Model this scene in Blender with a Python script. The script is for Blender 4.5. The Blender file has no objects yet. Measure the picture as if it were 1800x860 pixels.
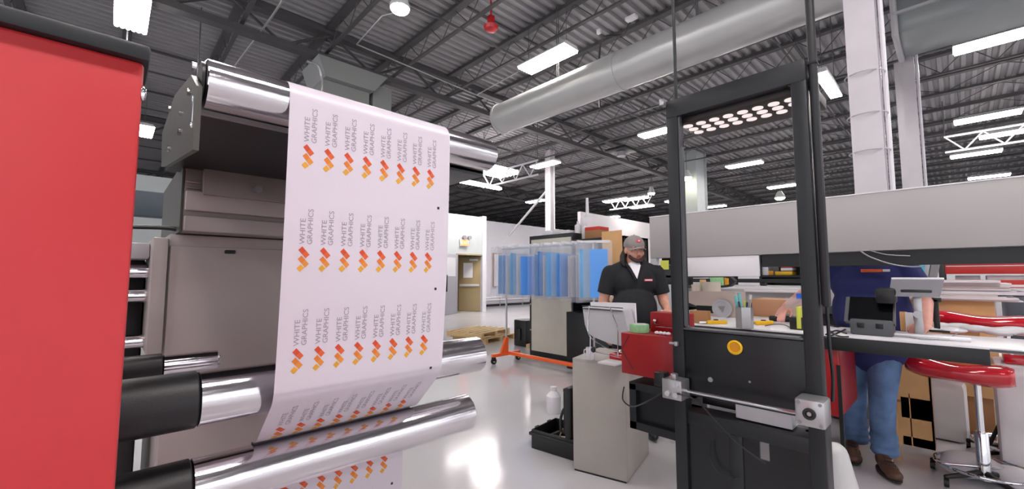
import bpy, bmesh, math, random
from mathutils import Vector, Matrix
R = math.radians
PI = math.pi
random.seed(7)
S = bpy.context.scene
COL = S.collection

# ------------------------------------------------------------------ camera, world, exposure
CAM = Vector((0.0, 0.0, 1.38))
HEAD, PITCH, FPX = R(46.5), R(4.39), 743.0
cd = bpy.data.cameras.new('camera'); cd.sensor_width = 36.0; cd.lens = FPX / 1800 * 36.0
cd.clip_start = 0.02; cd.clip_end = 200
cam = bpy.data.objects.new('camera', cd); COL.objects.link(cam)
cam.location = CAM; cam.rotation_euler = (PI/2 + PITCH, 0, HEAD - PI/2)
S.camera = cam
S.view_settings.view_transform = 'Standard'; S.view_settings.look = 'None'
S.view_settings.gamma = 1.0; S.view_settings.use_curve_mapping = False
S.view_settings.exposure = 0.15
AMBIENT = 1.25
LAMP = 40.0
w = bpy.data.worlds.new('world'); S.world = w; w.use_nodes = True
w.node_tree.nodes['Background'].inputs[0].default_value = (0.95, 0.95, 1.0, 1)
w.node_tree.nodes['Background'].inputs[1].default_value = AMBIENT
S.cycles.max_bounces = 7; S.cycles.diffuse_bounces = 4; S.cycles.glossy_bounces = 4
S.cycles.transmission_bounces = 6; S.cycles.transparent_max_bounces = 24
S.cycles.sample_clamp_indirect = 4.0
S.cycles.caustics_reflective = False; S.cycles.caustics_refractive = False

CR = cam.rotation_euler.to_matrix()
def at(u, v, x=None, y=None, z=None):
    """the place in the room seen at a pixel, on the plane x=, y= or z="""
    d = CR @ Vector(((u - 900) / FPX, (430 - v) / FPX, -1.0))
    if x is not None: t = (x - CAM.x) / d.x
    elif y is not None: t = (y - CAM.y) / d.y
    else: t = (z - CAM.z) / d.z
    return CAM + d * t

# ------------------------------------------------------------------ materials
def lin(c):
    return tuple(((v/255) / 12.92 if v/255 <= 0.04045 else ((v/255 + 0.055) / 1.055) ** 2.4) for v in c)
MATS = {}
def mat(name, rgb, rough=0.5, metal=0.0, spec=0.5, noise=0.0, nscale=8.0, bump=0.0, bscale=40.0,
        alpha=1.0, trans=0.0, emit=0.0, coat=0.0, aniso=None, stretch=None):
    if name in MATS: return MATS[name]
    m = bpy.data.materials.new(name); m.use_nodes = True
    nt = m.node_tree; b = nt.nodes['Principled BSDF']
    c = lin(rgb)
    b.inputs['Base Color'].default_value = (*c, 1)
    b.inputs['Roughness'].default_value = rough
    b.inputs['Metallic'].default_value = metal
    b.inputs['Specular IOR Level'].default_value = spec
    b.inputs['Alpha'].default_value = alpha
    b.inputs['Transmission Weight'].default_value = trans
    b.inputs['Coat Weight'].default_value = coat
    b.inputs['Coat Roughness'].default_value = 0.08
    if emit:
        b.inputs['Emission Color'].default_value = (*c, 1)
        b.inputs['Emission Strength'].default_value = emit
    if noise or bump:
        tc = nt.nodes.new('ShaderNodeTexCoord'); mp = nt.nodes.new('ShaderNodeMapping')
        nt.links.new(tc.outputs['Object'], mp.inputs['Vector'])
        if stretch: mp.inputs['Scale'].default_value = stretch
    if noise:
        n = nt.nodes.new('ShaderNodeTexNoise'); n.inputs['Scale'].default_value = nscale
        n.inputs['Detail'].default_value = 4
        nt.links.new(mp.outputs[0], n.inputs['Vector'])
        r = nt.nodes.new('ShaderNodeValToRGB')
        r.color_ramp.elements[0].position = 0.3; r.color_ramp.elements[1].position = 0.7
        r.color_ramp.elements[0].color = (*[max(0, v*(1-noise)) for v in c], 1)
        r.color_ramp.elements[1].color = (*[min(1, v*(1+noise)) for v in c], 1)
        nt.links.new(n.outputs['Fac'], r.inputs[0]); nt.links.new(r.outputs[0], b.inputs['Base Color'])
    if bump:
        n2 = nt.nodes.new('ShaderNodeTexNoise'); n2.inputs['Scale'].default_value = bscale
        nt.links.new(mp.outputs[0], n2.inputs['Vector'])
        bp = nt.nodes.new('ShaderNodeBump'); bp.inputs['Strength'].default_value = bump
        bp.inputs['Distance'].default_value = 0.01
        nt.links.new(n2.outputs['Fac'], bp.inputs['Height']); nt.links.new(bp.outputs[0], b.inputs['Normal'])
    MATS[name] = m
    return m
FLOORM = mat('epoxy_floor', (203, 202, 205), 0.13, noise=0.04, nscale=1.2, bump=0.05, bscale=2.2, spec=0.5)
DECK = mat('steel_deck', (150, 149, 151), 0.55, noise=0.08, nscale=1.5)
JOIST = mat('joist_steel', (76, 75, 77), 0.6)
JOISTL = mat('joist_light', (88, 88, 90), 0.6)
WALLW = mat('wall_white', (214, 214, 220), 0.6, noise=0.02)
WALLG = mat('wall_grey', (176, 182, 182), 0.6, noise=0.02)
DARKWALL = mat('wall_dark', (62, 60, 60), 0.8)
COLW = mat('column_white', (205, 200, 205), 0.35, noise=0.05, nscale=3)
DUCTM = mat('duct_galvanised', (196, 197, 196), 0.3, metal=0.3, noise=0.05, nscale=2)
DUCTG = mat('duct_painted', (150, 156, 158), 0.25, metal=0.2)
LAMPM = mat('lamp_emit', (255, 248, 246), 0.5, emit=LAMP)
LAMPW = mat('lamp_emit_warm', (255, 250, 225), 0.5, emit=LAMP)
LAMPF = mat('lamp_housing', (225, 225, 225), 0.4)
PIPE = mat('conduit', (165, 165, 165), 0.35, metal=0.6)
REDP = mat('red_paint', (192, 46, 51), 0.38, noise=0.02, nscale=1.0)
REDD = mat('red_powder', (150, 14, 22), 0.35, noise=0.04)
REDG = mat('red_vinyl', (205, 20, 40), 0.12, coat=0.8)
BLK = mat('black_steel', (21, 25, 29), 0.42, noise=0.06)
BLKP = mat('black_panel', (11, 15, 20), 0.32)
BLKM = mat('black_plastic', (20, 21, 23), 0.4)
BLKR = mat('black_rubber', (32, 33, 36), 0.45, bump=0.06, bscale=200)
CHAR = mat('charcoal_plate', (82, 80, 76), 0.42, metal=0.3, noise=0.08)
GREYB = mat('press_grey', (148, 140, 137), 0.38, metal=0.05, noise=0.04)
MAUVE = mat('press_panel', (188, 180, 178), 0.32, metal=0.0, noise=0.04, nscale=2)
CHROME = mat('polished_roller', (240, 235, 239), 0.12, metal=1.0, bump=0.03, bscale=60, stretch=(0.3, 6, 6))
CHROME2 = mat('chrome', (225, 225, 228), 0.08, metal=1.0)
ALU = mat('aluminium', (190, 190, 192), 0.3, metal=0.8)
STEELG = mat('beige_cabinet', (176, 170, 162), 0.42, noise=0.05, nscale=4)
BEAM = mat('beam_grey', (172, 168, 168), 0.4, noise=0.03, nscale=2)
PAPER = mat('web_paper', (228, 218, 228), 0.28, spec=0.4)
INK = mat('ink_grey', (162, 150, 160), 0.5)
INKR = mat('ink_red', (214, 74, 40), 0.45)
INKR2 = mat('ink_red_dark', (226, 98, 48), 0.45)
INKO = mat('ink_orange', (228, 126, 44), 0.45)
INKO2 = mat('ink_orange_light', (232, 146, 60), 0.45)
INKY = mat('ink_yellow', (232, 168, 52), 0.45)
INKB = mat('ink_black', (30, 24, 30), 0.5)
WHT = mat('white_plastic', (232, 230, 234), 0.35)
WHTM = mat('white_matte', (235, 230, 232), 0.6)
CREAM = mat('cream_panel', (205, 200, 186), 0.45, noise=0.03)
ORANGE = mat('orange_steel', (235, 98, 40), 0.4)
BLUES = mat('blue_film', (8, 160, 255), 0.3)
BLUEL = mat('light_blue_film', (105, 195, 250), 0.3)
SLEEVE = mat('clear_sleeve', (235, 240, 250), 0.12, alpha=0.17, spec=0.6)
CLEAR = mat('clear_acrylic', (225, 225, 225), 0.05, alpha=0.22)
WOOD = mat('pallet_wood', (205, 175, 130), 0.7, noise=0.15, nscale=6, stretch=(1, 8, 8))
CARD = mat('cardboard', (220, 172, 118), 0.75, noise=0.05)
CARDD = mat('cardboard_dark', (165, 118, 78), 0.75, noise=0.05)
YEL = mat('yellow_plastic', (240, 190, 30), 0.35)
YELD = mat('amber_plastic', (215, 145, 15), 0.4)
LIME = mat('lime_plastic', (205, 210, 80), 0.4)
GREEN = mat('green_tape', (150, 205, 150), 0.5, noise=0.12, nscale=60)
BLUEP = mat('blue_plastic', (30, 90, 200), 0.35)
TEAL = mat('teal_plastic', (110, 190, 195), 0.4)
SKIN = mat('skin', (214, 158, 136), 0.5, noise=0.05, nscale=20)
SKIN2 = mat('skin_light', (232, 170, 154), 0.5, noise=0.05, nscale=20)
HAIR = mat('dark_hair', (28, 20, 18), 0.6, bump=0.5, bscale=90)
BEARD = mat('beard_hair', (58, 34, 28), 0.7, bump=0.5, bscale=120)
LIP = mat('lips', (170, 80, 76), 0.5)
EYEW = mat('eye_white', (225, 220, 215), 0.3)
CAPG = mat('cap_grey', (140, 134, 132), 0.85, bump=0.2, bscale=200)
PINKL = mat('pink_patch', (232, 70, 92), 0.6)
SHIRTB = mat('black_shirt', (17, 19, 25), 0.8, bump=0.35, bscale=9)
NAVY = mat('navy_shirt', (34, 42, 98), 0.8, bump=0.4, bscale=8)
JEANS = mat('jeans', (96, 126, 168), 0.85, noise=0.5, nscale=5, bump=0.5, bscale=12)
TROUS = mat('dark_trousers', (22, 22, 28), 0.85)
SHOE = mat('brown_leather', (84, 58, 44), 0.5, noise=0.15, nscale=15)
SOLE = mat('shoe_sole', (40, 30, 26), 0.7)
DOORB = mat('door_tan', (150, 132, 96), 0.5)
ROOMY = mat('corridor_yellow', (225, 205, 150), 0.6)
GREYD = mat('grey_plastic_dark', (74, 76, 80), 0.4)
GREYM = mat('grey_plastic', (140, 140, 145), 0.4)
GREYL = mat('grey_light', (190, 190, 194), 0.4)
REDS = mat('rack_red', (205, 50, 45), 0.45)
REDA = mat('alarm_red', (190, 30, 38), 0.25)
PINKF = mat('pink_print', (235, 170, 160), 0.6)
EXITM = mat('exit_emit', (255, 120, 60), 0.5, emit=1.6)
BAGM = mat('plastic_bag', (225, 225, 225), 0.3, alpha=0.75)
JUG = mat('white_poly', (228, 224, 224), 0.45)
SCREEN = mat('screen_black', (6, 7, 9), 0.12)

# ------------------------------------------------------------------ geometry helpers
class MB:
    def __init__(s): s.bm = bmesh.new(); s.mi = 0
    def m(s, i): s.mi = i; return s
    def _tag(s, faces):
        for f in faces: f.material_index = s.mi
    def _xf(s, verts, M):
        for v in verts: v.co = M @ v.co
    def box(s, a, b, bev=0.0, M=None):
        a = Vector(a); b = Vector(b)
        lo = Vector([min(a[i], b[i]) for i in range(3)]); hi = Vector([max(a[i], b[i]) for i in range(3)])
        r = bmesh.ops.create_cube(s.bm, size=1.0)
        vs = r['verts']
        for v in vs: v.co = Vector([(lo[i]+hi[i])/2 + v.co[i]*(hi[i]-lo[i]) for i in range(3)])
        fs = set(f for v in vs for f in v.link_faces)
        s._tag(fs)
        if bev > 0:
            bev = min(bev, min(hi[i]-lo[i] for i in range(3))*0.45)
            es = list(set(e for v in vs for e in v.link_edges))
            q = bmesh.ops.bevel(s.bm, geom=es, offset=bev, segments=2, affect='EDGES', profile=0.5)
            s._tag(q['faces']); vs = list(set(v for f in q['faces'] for v in f.verts) | set(v for v in vs if v.is_valid))
        if M is not None: s._xf([v for v in vs if v.is_valid], M)
        return s
    def cyl(s, p0, p1, r0, r1=None, seg=20, cap=True):
        p0 = Vector(p0); p1 = Vector(p1); r1 = r0 if r1 is None else r1
        d = p1 - p0
        q = bmesh.ops.create_cone(s.bm, cap_ends=cap, cap_tris=False, segments=seg, radius1=max(r0,1e-5), radius2=max(r1,1e-5), depth=d.length)
        M = Matrix.Translation((p0+p1)/2) @ d.to_track_quat('Z', 'Y').to_matrix().to_4x4()
        s._xf(q['verts'], M); s._tag(set(f for v in q['verts'] for f in v.link_faces))
        return s
    def ball(s, c, r, sub=2, M=None):
        q = bmesh.ops.create_icosphere(s.bm, subdivisions=sub, radius=1.0)
        if not isinstance(r, (tuple, list)): r = (r, r, r)
        X = Matrix.Diagonal((*r, 1))
        if M is not None: X = M.to_4x4() @ X
        s._xf(q['verts'], Matrix.Translation(Vector(c)) @ X)
        s._tag(set(f for v in q['verts'] for f in v.link_faces))
        return s
    def chain(s, pts, rad, seg=14, sub=2):
        for i, p in enumerate(pts):
            s.ball(p, rad[i], sub)
            if i: s.cyl(pts[i-1], p, rad[i-1], rad[i], seg)
        return s
    def prism(s, poly, vec):
        """closed polygon (3-D points) pushed along vec"""
        vec = Vector(vec); n = len(poly)
        a = [s.bm.verts.new(p) for p in poly]; b = [s.bm.verts.new(Vector(p)+vec) for p in poly]
        fs = [s.bm.faces.new(a), s.bm.faces.new(b[::-1])]
        for i in range(n): fs.append(s.bm.faces.new((a[i], b[i], b[(i+1) % n], a[(i+1) % n])))
        s._tag(fs); bmesh.ops.recalc_face_normals(s.bm, faces=fs)
        return s
    def face(s, pts):
        f = s.bm.faces.new([s.bm.verts.new(p) for p in pts]); s._tag([f]); return s
    def lathe(s, prof, c=(0,0,0), seg=28, M=None):
        """profile of (radius, height) turned round z"""
        c = Vector(c); rings = []
        for r, h in prof:
            rings.append([s.bm.verts.new((max(r, 1e-5)*math.cos(2*PI*k/seg), max(r, 1e-5)*math.sin(2*PI*k/seg), h)) for k in range(seg)])
        fs = []
        for i in range(len(rings)-1):
            for k in range(seg):
                fs.append(s.bm.faces.new((rings[i][k], rings[i][(k+1) % seg], rings[i+1][(k+1) % seg], rings[i+1][k])))
        fs.append(s.bm.faces.new(rings[0][::-1])); fs.append(s.bm.faces.new(rings[-1]))
        vs = [v for r in rings for v in r]
        X = Matrix.Translation(c) @ (M.to_4x4() if M is not None else Matrix.Identity(4))
        s._xf(vs, X); s._tag(fs)
        return s
    def torus(s, c, R_, r, nrm=(0,0,1), seg=40, ss=10):
        q = Vector(nrm).to_track_quat('Z', 'Y').to_matrix().to_4x4(); X = Matrix.Translation(Vector(c)) @ q
        rs = []
        for i in range(seg):
            a = 2*PI*i/seg
            rs.append([s.bm.verts.new(X @ Vector(((R_+r*math.cos(2*PI*j/ss))*math.cos(a), (R_+r*math.cos(2*PI*j/ss))*math.sin(a), r*math.sin(2*PI*j/ss)))) for j in range(ss)])
        fs = []
        for i in range(seg):
            for j in range(ss):
                fs.append(s.bm.faces.new((rs[i][j], rs[(i+1) % seg][j], rs[(i+1) % seg][(j+1) % ss], rs[i][(j+1) % ss])))
        s._tag(fs); return s
    def tube(s, pts, r, seg=8, smooth=True):
        pts = [Vector(p) for p in pts]
        if smooth and len(pts) > 2: pts = spline(pts)
        rs = []; up = Vector((0, 0, 1))
        for i, p in enumerate(pts):
            t = (pts[min(i+1, len(pts)-1)] - pts[max(i-1, 0)]).normalized()
            a = t.cross(up if abs(t.z) < 0.95 else Vector((1, 0, 0))).normalized(); b = t.cross(a)
            if rs and a.dot(la) < 0 and abs(t.z) < 0.99: pass
            la = a
            rs.append([s.bm.verts.new(p + r*(math.cos(2*PI*k/seg)*a + math.sin(2*PI*k/seg)*b)) for k in range(seg)])
        fs = []
        for i in range(len(rs)-1):
            o = min(range(seg), key=lambda o: (rs[i][0].co - rs[i+1][o].co).length)
            for k in range(seg):
                fs.append(s.bm.faces.new((rs[i][k], rs[i][(k+1) % seg], rs[i+1][(k+1+o) % seg], rs[i+1][(k+o) % seg])))
            rs[i+1] = rs[i+1][o:] + rs[i+1][:o]
        fs.append(s.bm.faces.new(rs[0][::-1])); fs.append(s.bm.faces.new(rs[-1]))
        s._tag(fs); return s
    def build(s, name, mats, parent=None, smooth=None, angle=35):
        if not isinstance(mats, (list, tuple)): mats = [mats]
        bm = s.bm
        if parent is not None: inv = WM[parent.as_pointer()].inverted(); bm.transform(inv); base = None
        else:
            cs = [v.co for v in bm.verts]
            base = Vector(((min(c.x for c in cs)+max(c.x for c in cs))/2, (min(c.y for c in cs)+max(c.y for c in cs))/2, min(c.z for c in cs)))
            bm.transform(Matrix.Translation(-base))
        me = bpy.data.meshes.new(name); bm.to_mesh(me); bm.free()
        for m_ in mats: me.materials.append(m_)
        me.shade_smooth()
        if smooth is None: me.set_sharp_from_angle(angle=R(angle))
        o = bpy.data.objects.new(name, me); COL.objects.link(o)
        if parent is not None: o.parent = parent; WM[o.as_pointer()] = WM[parent.as_pointer()]
        else: o.location = base; WM[o.as_pointer()] = Matrix.Translation(base)
        return o
WM = {}
def spline(pts, n=8):
    out = []
    for i in range(len(pts)-1):
        p0 = pts[max(i-1, 0)]; p1 = pts[i]; p2 = pts[i+1]; p3 = pts[min(i+2, len(pts)-1)]
        for k in range(n):
            t = k/n
            out.append(0.5*((2*p1) + (p2-p0)*t + (2*p0-5*p1+4*p2-p3)*t*t + (3*p1-p0-3*p2+p3)*t**3))
    out.append(pts[-1]); return out
def tag(o, label=None, cat=None, group=None, kind=None):
    if label: o['label'] = label
    if cat: o['category'] = cat
    if group: o['group'] = group
    if kind: o['kind'] = kind
    return o
def thing(name, loc, label, cat, rz=0.0, group=None):
    o = bpy.data.objects.new(name, None); COL.objects.link(o); o.empty_display_size = 0.1
    o.location = loc; o.rotation_euler = (0, 0, rz)
    WM[o.as_pointer()] = Matrix.Translation(Vector(loc)) @ Matrix.Rotation(rz, 4, 'Z')
    return tag(o, label, cat, group)
def struct(o): o['kind'] = 'structure'; return o
def dup(root, loc, rz=None, label=None):
    r = root.copy(); COL.objects.link(r); r.location = loc
    if rz is not None: r.rotation_euler = (0, 0, rz)
    if label: r['label'] = label
    for ch in list(root.children):
        c = ch.copy(); COL.objects.link(c); c.parent = r
        for g in ch.children:
            d = g.copy(); COL.objects.link(d); d.parent = c
    return r
def box(a, b, bev=0.0): return MB().box(a, b, bev)
def text_mesh(txt, size, M, extrude=0.0):
    """letters as a list of polygons placed by matrix M"""
    cu = bpy.data.curves.new('t', 'FONT'); cu.body = txt; cu.size = size; cu.extrude = extrude; cu.resolution_u = 3
    o = bpy.data.objects.new('t', cu); COL.objects.link(o)
    dg = bpy.context.evaluated_depsgraph_get()
    me = bpy.data.meshes.new_from_object(o.evaluated_get(dg)); bpy.data.objects.remove(o)
    me.transform(M); return me
def add_mesh(mb, me, mi):
    n = len(mb.bm.faces); mb.bm.from_mesh(me); mb.bm.faces.ensure_lookup_table()
    for f in mb.bm.faces[n:]: f.material_index = mi
    bpy.data.meshes.remove(me)
def remesh(mb, name, mats, parent, voxel=0.008, smooth=4, fac=0.5):
    """melt overlapping closed shapes into one continuous skin"""
    me = bpy.data.meshes.new('tmp'); mb.bm.to_mesh(me); mb.bm.free()
    o = bpy.data.objects.new('tmp', me); COL.objects.link(o)
    r = o.modifiers.new('r', 'REMESH'); r.mode = 'VOXEL'; r.voxel_size = voxel
    sm = o.modifiers.new('s', 'SMOOTH'); sm.iterations = smooth; sm.factor = fac
    dg = bpy.context.evaluated_depsgraph_get()
    m2 = bpy.data.meshes.new_from_object(o.evaluated_get(dg)); bpy.data.objects.remove(o)
    m2.transform(WM[parent.as_pointer()].inverted())
    m2.name = name; m2.materials.clear()
    for x in (mats if isinstance(mats, (list, tuple)) else [mats]): m2.materials.append(x)
    m2.shade_smooth()
    ob = bpy.data.objects.new(name, m2); COL.objects.link(ob); ob.parent = parent
    WM[ob.as_pointer()] = WM[parent.as_pointer()]
    return ob
# ------------------------------------------------------------------ the building
struct(box((-14, -14, -0.1), (48, 48, 0)).build('floor', FLOORM))
# corrugated deck, flutes along x
DZ = 6.5
mb = MB(); prof = []; y = -14.0
while y < 48:
    prof += [(y, DZ), (y+0.075, DZ), (y+0.10, DZ+0.06), (y+0.175, DZ+0.06)]; y += 0.2
v0 = [mb.bm.verts.new((-14, p[0], p[1])) for p in prof]; v1 = [mb.bm.verts.new((48, p[0], p[1])) for p in prof]
for i in range(len(prof)-1): mb.bm.faces.new((v0[i], v1[i], v1[i+1], v0[i+1]))
ceil = struct(mb.build('ceiling', DECK, smooth=False))
for p in ceil.data.polygons: p.use_smooth = False
struct(box((-14, -14, DZ+0.07), (48, 48, DZ+0.2)).build('ceiling', DARKWALL))
# open-web roof joists along y, every 1.5 m
def joist(x, y0, y1, step):
    m = MB(); zt, zb = DZ-0.01, DZ-0.52
    m.box((x-0.075, y0, zt-0.07), (x+0.075, y1, zt))
    m.box((x-0.035, y0, zb), (x+0.035, y1, zb+0.035))
    n = int((y1-y0)/step); up = True
    for k in range(n):
        a = y0 + k*step
        m.cyl((x, a, zt-0.05 if up else zb+0.03), (x, a+step, zb+0.03 if up else zt-0.05), 0.009, seg=5, cap=False); up = not up
    return m
k = 0
for i in range(-2, 31):
    x = 1.5*i
    if x < 14: joist(x, -13, 47, 0.42).build('roof_joist', JOIST, ceil)
    else: joist(x, -13, 47, 1.0).build('roof_joist', JOIST, ceil)
for yb in (2.2, 6.1, 12.2, 15.0, 19.5, 24, 29, -2.5):
    m = MB(); m.box((-14, yb-0.015, DZ-0.55), (47, yb+0.015, DZ-0.52)); m.box((-14, yb-0.025, DZ-0.06), (47, yb+0.025, DZ-0.02))
    m.build('bridging_bar', JOIST, ceil)
for yg in (-7.5, 8.7, 17.5, 26.5):
    m = MB()
    m.box((-14, yg-0.1, DZ-0.72), (47, yg+0.1, DZ-0.6)); m.box((-14, yg-0.1, DZ-0.15), (47, yg+0.1, DZ-0.03))
    xx = -14.0; up = True
    while xx < 46:
        m.cyl((xx, yg, DZ-0.66 if up else DZ-0.1), (xx+0.9, yg, DZ-0.1 if up else DZ-0.66), 0.03, seg=6, cap=False); up = not up; xx += 0.9
    m.build('roof_girder', JOIST, ceil)
# perimeter walls
struct(box((-14, 46.5, 0), (48, 47, DZ)).build('wall_north', DARKWALL))
struct(box((46.5, -14, 0), (47, 47, DZ)).build('wall_east', DARKWALL))
# partition with the exit door (plane along x), jogging back to a whiter one
YW = 13.2
dl, dr = at(803, 500, y=YW).x, at(849, 500, y=YW).x
wt = at(830, 380, y=YW).z
dt = at(825, 449, y=YW).z
xj = at(853, 470, y=YW).x
m = MB()
m.box((-9, YW, 0), (dl, YW+0.15, wt)); m.box((dl, YW, dt), (dr, YW+0.15, wt)); m.box((dr, YW, 0), (xj, YW+0.15, wt))
wl = struct(m.build('wall_left', WALLG))
m = MB(); m.box((xj-0.15, YW+0.15, 0), (xj, 15.2, wt)); m.box((xj-0.17, YW-0.03, 0), (xj+0.03, YW+0.18, wt+0.05))
struct(m.build('wall_return', WALLW))
w2t = at(905, 394, y=15.2).z
struct(box((xj, 15.2, 0), (24, 15.35, w2t)).build('wall_back', WALLW))
struct(box((xj+0.03, 15.16, 0.0), (24, 15.2, 0.1)).build('baseboard_back', BLKM))
# white rail on the back wall and a notice board
rl = MB()
for zz in (0.42, 0.30): rl.cyl((xj+0.1, 15.05, zz), (18, 15.05, zz), 0.025, seg=8)
for xx in (12, 13.5, 15, 16.5): rl.cyl((xx, 15.05, 0.0), (xx, 15.05, 0.45), 0.02, seg=8)
tag(rl.build('guard_rail', ALU), 'low grey pipe guard rail running along the white back wall', 'rail')
a, b = at(866, 445, y=15.18), at(882, 505, y=15.18)
nb = thing('notice_board', (a.x, 15.18, b.z), 'wood framed white notice board on the back wall right of the doorway', 'notice board')
MB().box((a.x, 15.12, b.z), (b.x, 15.19, a.z), 0.01).build('frame', CARDD, nb)
MB().box((a.x+0.05, 15.10, b.z+0.05), (b.x-0.05, 15.13, a.z-0.05)).build('board', WHT, nb)
# corridor behind the doorway
m = MB(); m.box((dl-1.2, YW+2.6, 0), (dr+1.0, YW+2.7, 3)); m.box((dl-1.2, YW+0.15, 0), (dl-1.1, YW+2.6, 3)); m.box((dl-1.2, YW+0.15, 2.9), (dr+.2, YW+2.6, 3))
struct(m.build('wall_corridor', ROOMY))
m = MB().box((dl-0.05, YW-0.02, 0), (dl+0.03, YW+0.17, dt+0.05)); m.box((dr-0.03, YW-0.02, 0), (dr+0.05, YW+0.17, dt+0.05)); m.box((dl, YW-0.02, dt), (dr, YW+0.17, dt+0.05))
struct(m.build('trim_1', DOORB))
# tan door leaf ajar inside the opening
d2 = struct(thing('door_1', (dr-0.05, YW+0.1, 0), None, None, rz=R(128)))
def L(root, x, y, z): return WM[root.as_pointer()] @ Vector((x, y, z))
def lbox(root, a, b, bev=0.0):
    m = MB(); m.box(a, b, bev); m.bm.transform(WM[root.as_pointer()]); return m
lw = (dr-dl)*0.70
lbox(d2, (0, -0.025, 0.01), (lw, 0.025, dt-0.03), 0.004).build('door_leaf', DOORB, d2)
for f in (-1, 1): lbox(d2, (lw*0.35, f*0.03, 1.35), (lw*0.78, f*0.036, 1.95)).build('window_pane', WHT, d2)
for f in (-1, 1): lbox(d2, (0.05, f*0.03, 1.0), (lw-0.05, f*0.07, 1.09), 0.01).build('push_bar', GREYL, d2)
lbox(d2, (0.1, -0.1, dt-0.2), (0.45, 0.1, dt-0.12), 0.01).build('door_closer', GREYL, d2)
# grey glazed leaf standing open towards us on the left
g0 = at(803, 548, z=0); g0.y = YW
d3 = struct(thing('door_2', (dl-0.02, YW-0.05, 0), None, None, rz=R(-155)))
lbox(d3, (0, -0.03, 0.01), (1.05, 0.03, dt), 0.005).build('door_leaf', GREYM, d3)
for f in (-1, 1): lbox(d3, (0.2, f*0.035, 1.4), (0.85, f*0.04, 2.1)).build('window_pane', GREYL, d3)
for f in (-1, 1): lbox(d3, (0.9, f*0.06, 0.85), (0.95, f*0.11, 1.45), 0.01).build('door_handle', BLKM, d3)
# exit sign with emergency lamp heads
e = at(816, 427, y=YW-0.08)
ex = thing('exit_sign', (e.x, YW, e.z-0.13), 'lit orange EXIT sign with twin lamp heads above the doorway', 'exit sign')
MB().box((e.x-0.19, YW-0.10, e.z-0.13), (e.x+0.19, YW, e.z+0.13), 0.01).build('housing', LAMPF, ex)
MB().box((e.x-0.17, YW-0.115, e.z-0.11), (e.x+0.17, YW-0.10, e.z+0.11)).build('sign_face', EXITM, ex)
tm = MB(); add_mesh(tm, text_mesh('EXIT', 0.19, Matrix.Translation((e.x-0.165, YW-0.118, e.z-0.065)) @ Matrix.Rotation(PI/2, 4, 'X')), 0)
tm.build('lettering', WHTM, ex)
m = MB().box((e.x-0.05, YW-0.06, e.z+0.13), (e.x+0.28, YW, e.z+0.19), 0.01)
for s_ in (0.0, 0.25): m.cyl((e.x+s_, YW-0.05, e.z+0.22), (e.x+s_-0.02, YW-0.16, e.z+0.21), 0.06, 0.075, 14)
m.build('emergency_lamp', GREYM, ex)
# white partition behind the near man
p0, p1 = at(1036, 400, y=10.6), at(1150, 390, y=10.6)
p1t = at(1142, 393, y=10.6).z
struct(box((p0.x-0.6, 10.6, 0), (p1.x+0.7, 10.75, p1t)).build('wall_partition', WHTM))
xs = at(853, 470, x=22).x
# storage wall on the right, far behind the racking, and its dark strip
struct(box((19.5, -13, 0), (19.7, 6.5, 3.3)).build('wall_right', WALLW))

# columns
def column(name, u, v, X, wdt, label, zt=DZ-0.05, cap=None, extras=True):
    p = at(u, v, x=X)
    c = thing(name, (X, p.y, 0), label, 'column')
    h = wdt/2
    m = MB()   # H section boxed by flanges
    m.box((X-h, p.y-h, 0), (X-h+0.03, p.y+h, zt)); m.box((X+h-0.03, p.y-h, 0), (X+h, p.y+h, zt)); m.box((X-h+0.012, p.y-h*0.82, 0), (X+h-0.012, p.y+h*0.82, zt-0.01))
    m.build('shaft', COLW, c)
    MB().box((X-h-0.06, p.y-h-0.06, 0), (X+h+0.06, p.y+h+0.06, 0.03)).build('base_plate', COLW, c)
    if extras:
        MB().tube([(X+h*0.4, p.y-h-0.03, 0.05), (X+h*0.4, p.y-h-0.03, zt)], 0.02, 8).build('conduit', WHT, c)
    return c, p
c1, cp = column('steel_column', 1524, 200, 5.15, 0.225, 'tall white boxed steel column rising behind the grey beam, nearest on the right')
for zz in (2.55, 2.9, 3.3): MB().torus((5.15, cp.y, zz), 0.15, 0.006, seg=20, ss=6).build('cable_strap', GREYL, c1)
c2, _ = column('steel_column', 1604, 230, 9.6, 0.16, 'white column just right of the tallest one, under the big duct end')
c3, _ = column('steel_column', 1586, 230, 12.5, 0.12, 'thin white column half hidden left of the column under the duct end', extras=False)
c4, cq = column('steel_column', 967, 355, 12.6, 0.28, 'white column with a diagonal brace above the hanging blue sleeves')
MB().cyl((12.6, cq.y+2.4, 3.2), (12.6, cq.y+0.1, 4.9), 0.05, seg=8).build('brace', GREYL, c4)
c5, _ = column('steel_column', 1213, 350, 17.0, 1.0, 'broad pale green grey column with a dark cap seen through the tower window', extras=False)
for ch in c5.children: ch.data.materials[0] = WALLG
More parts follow.
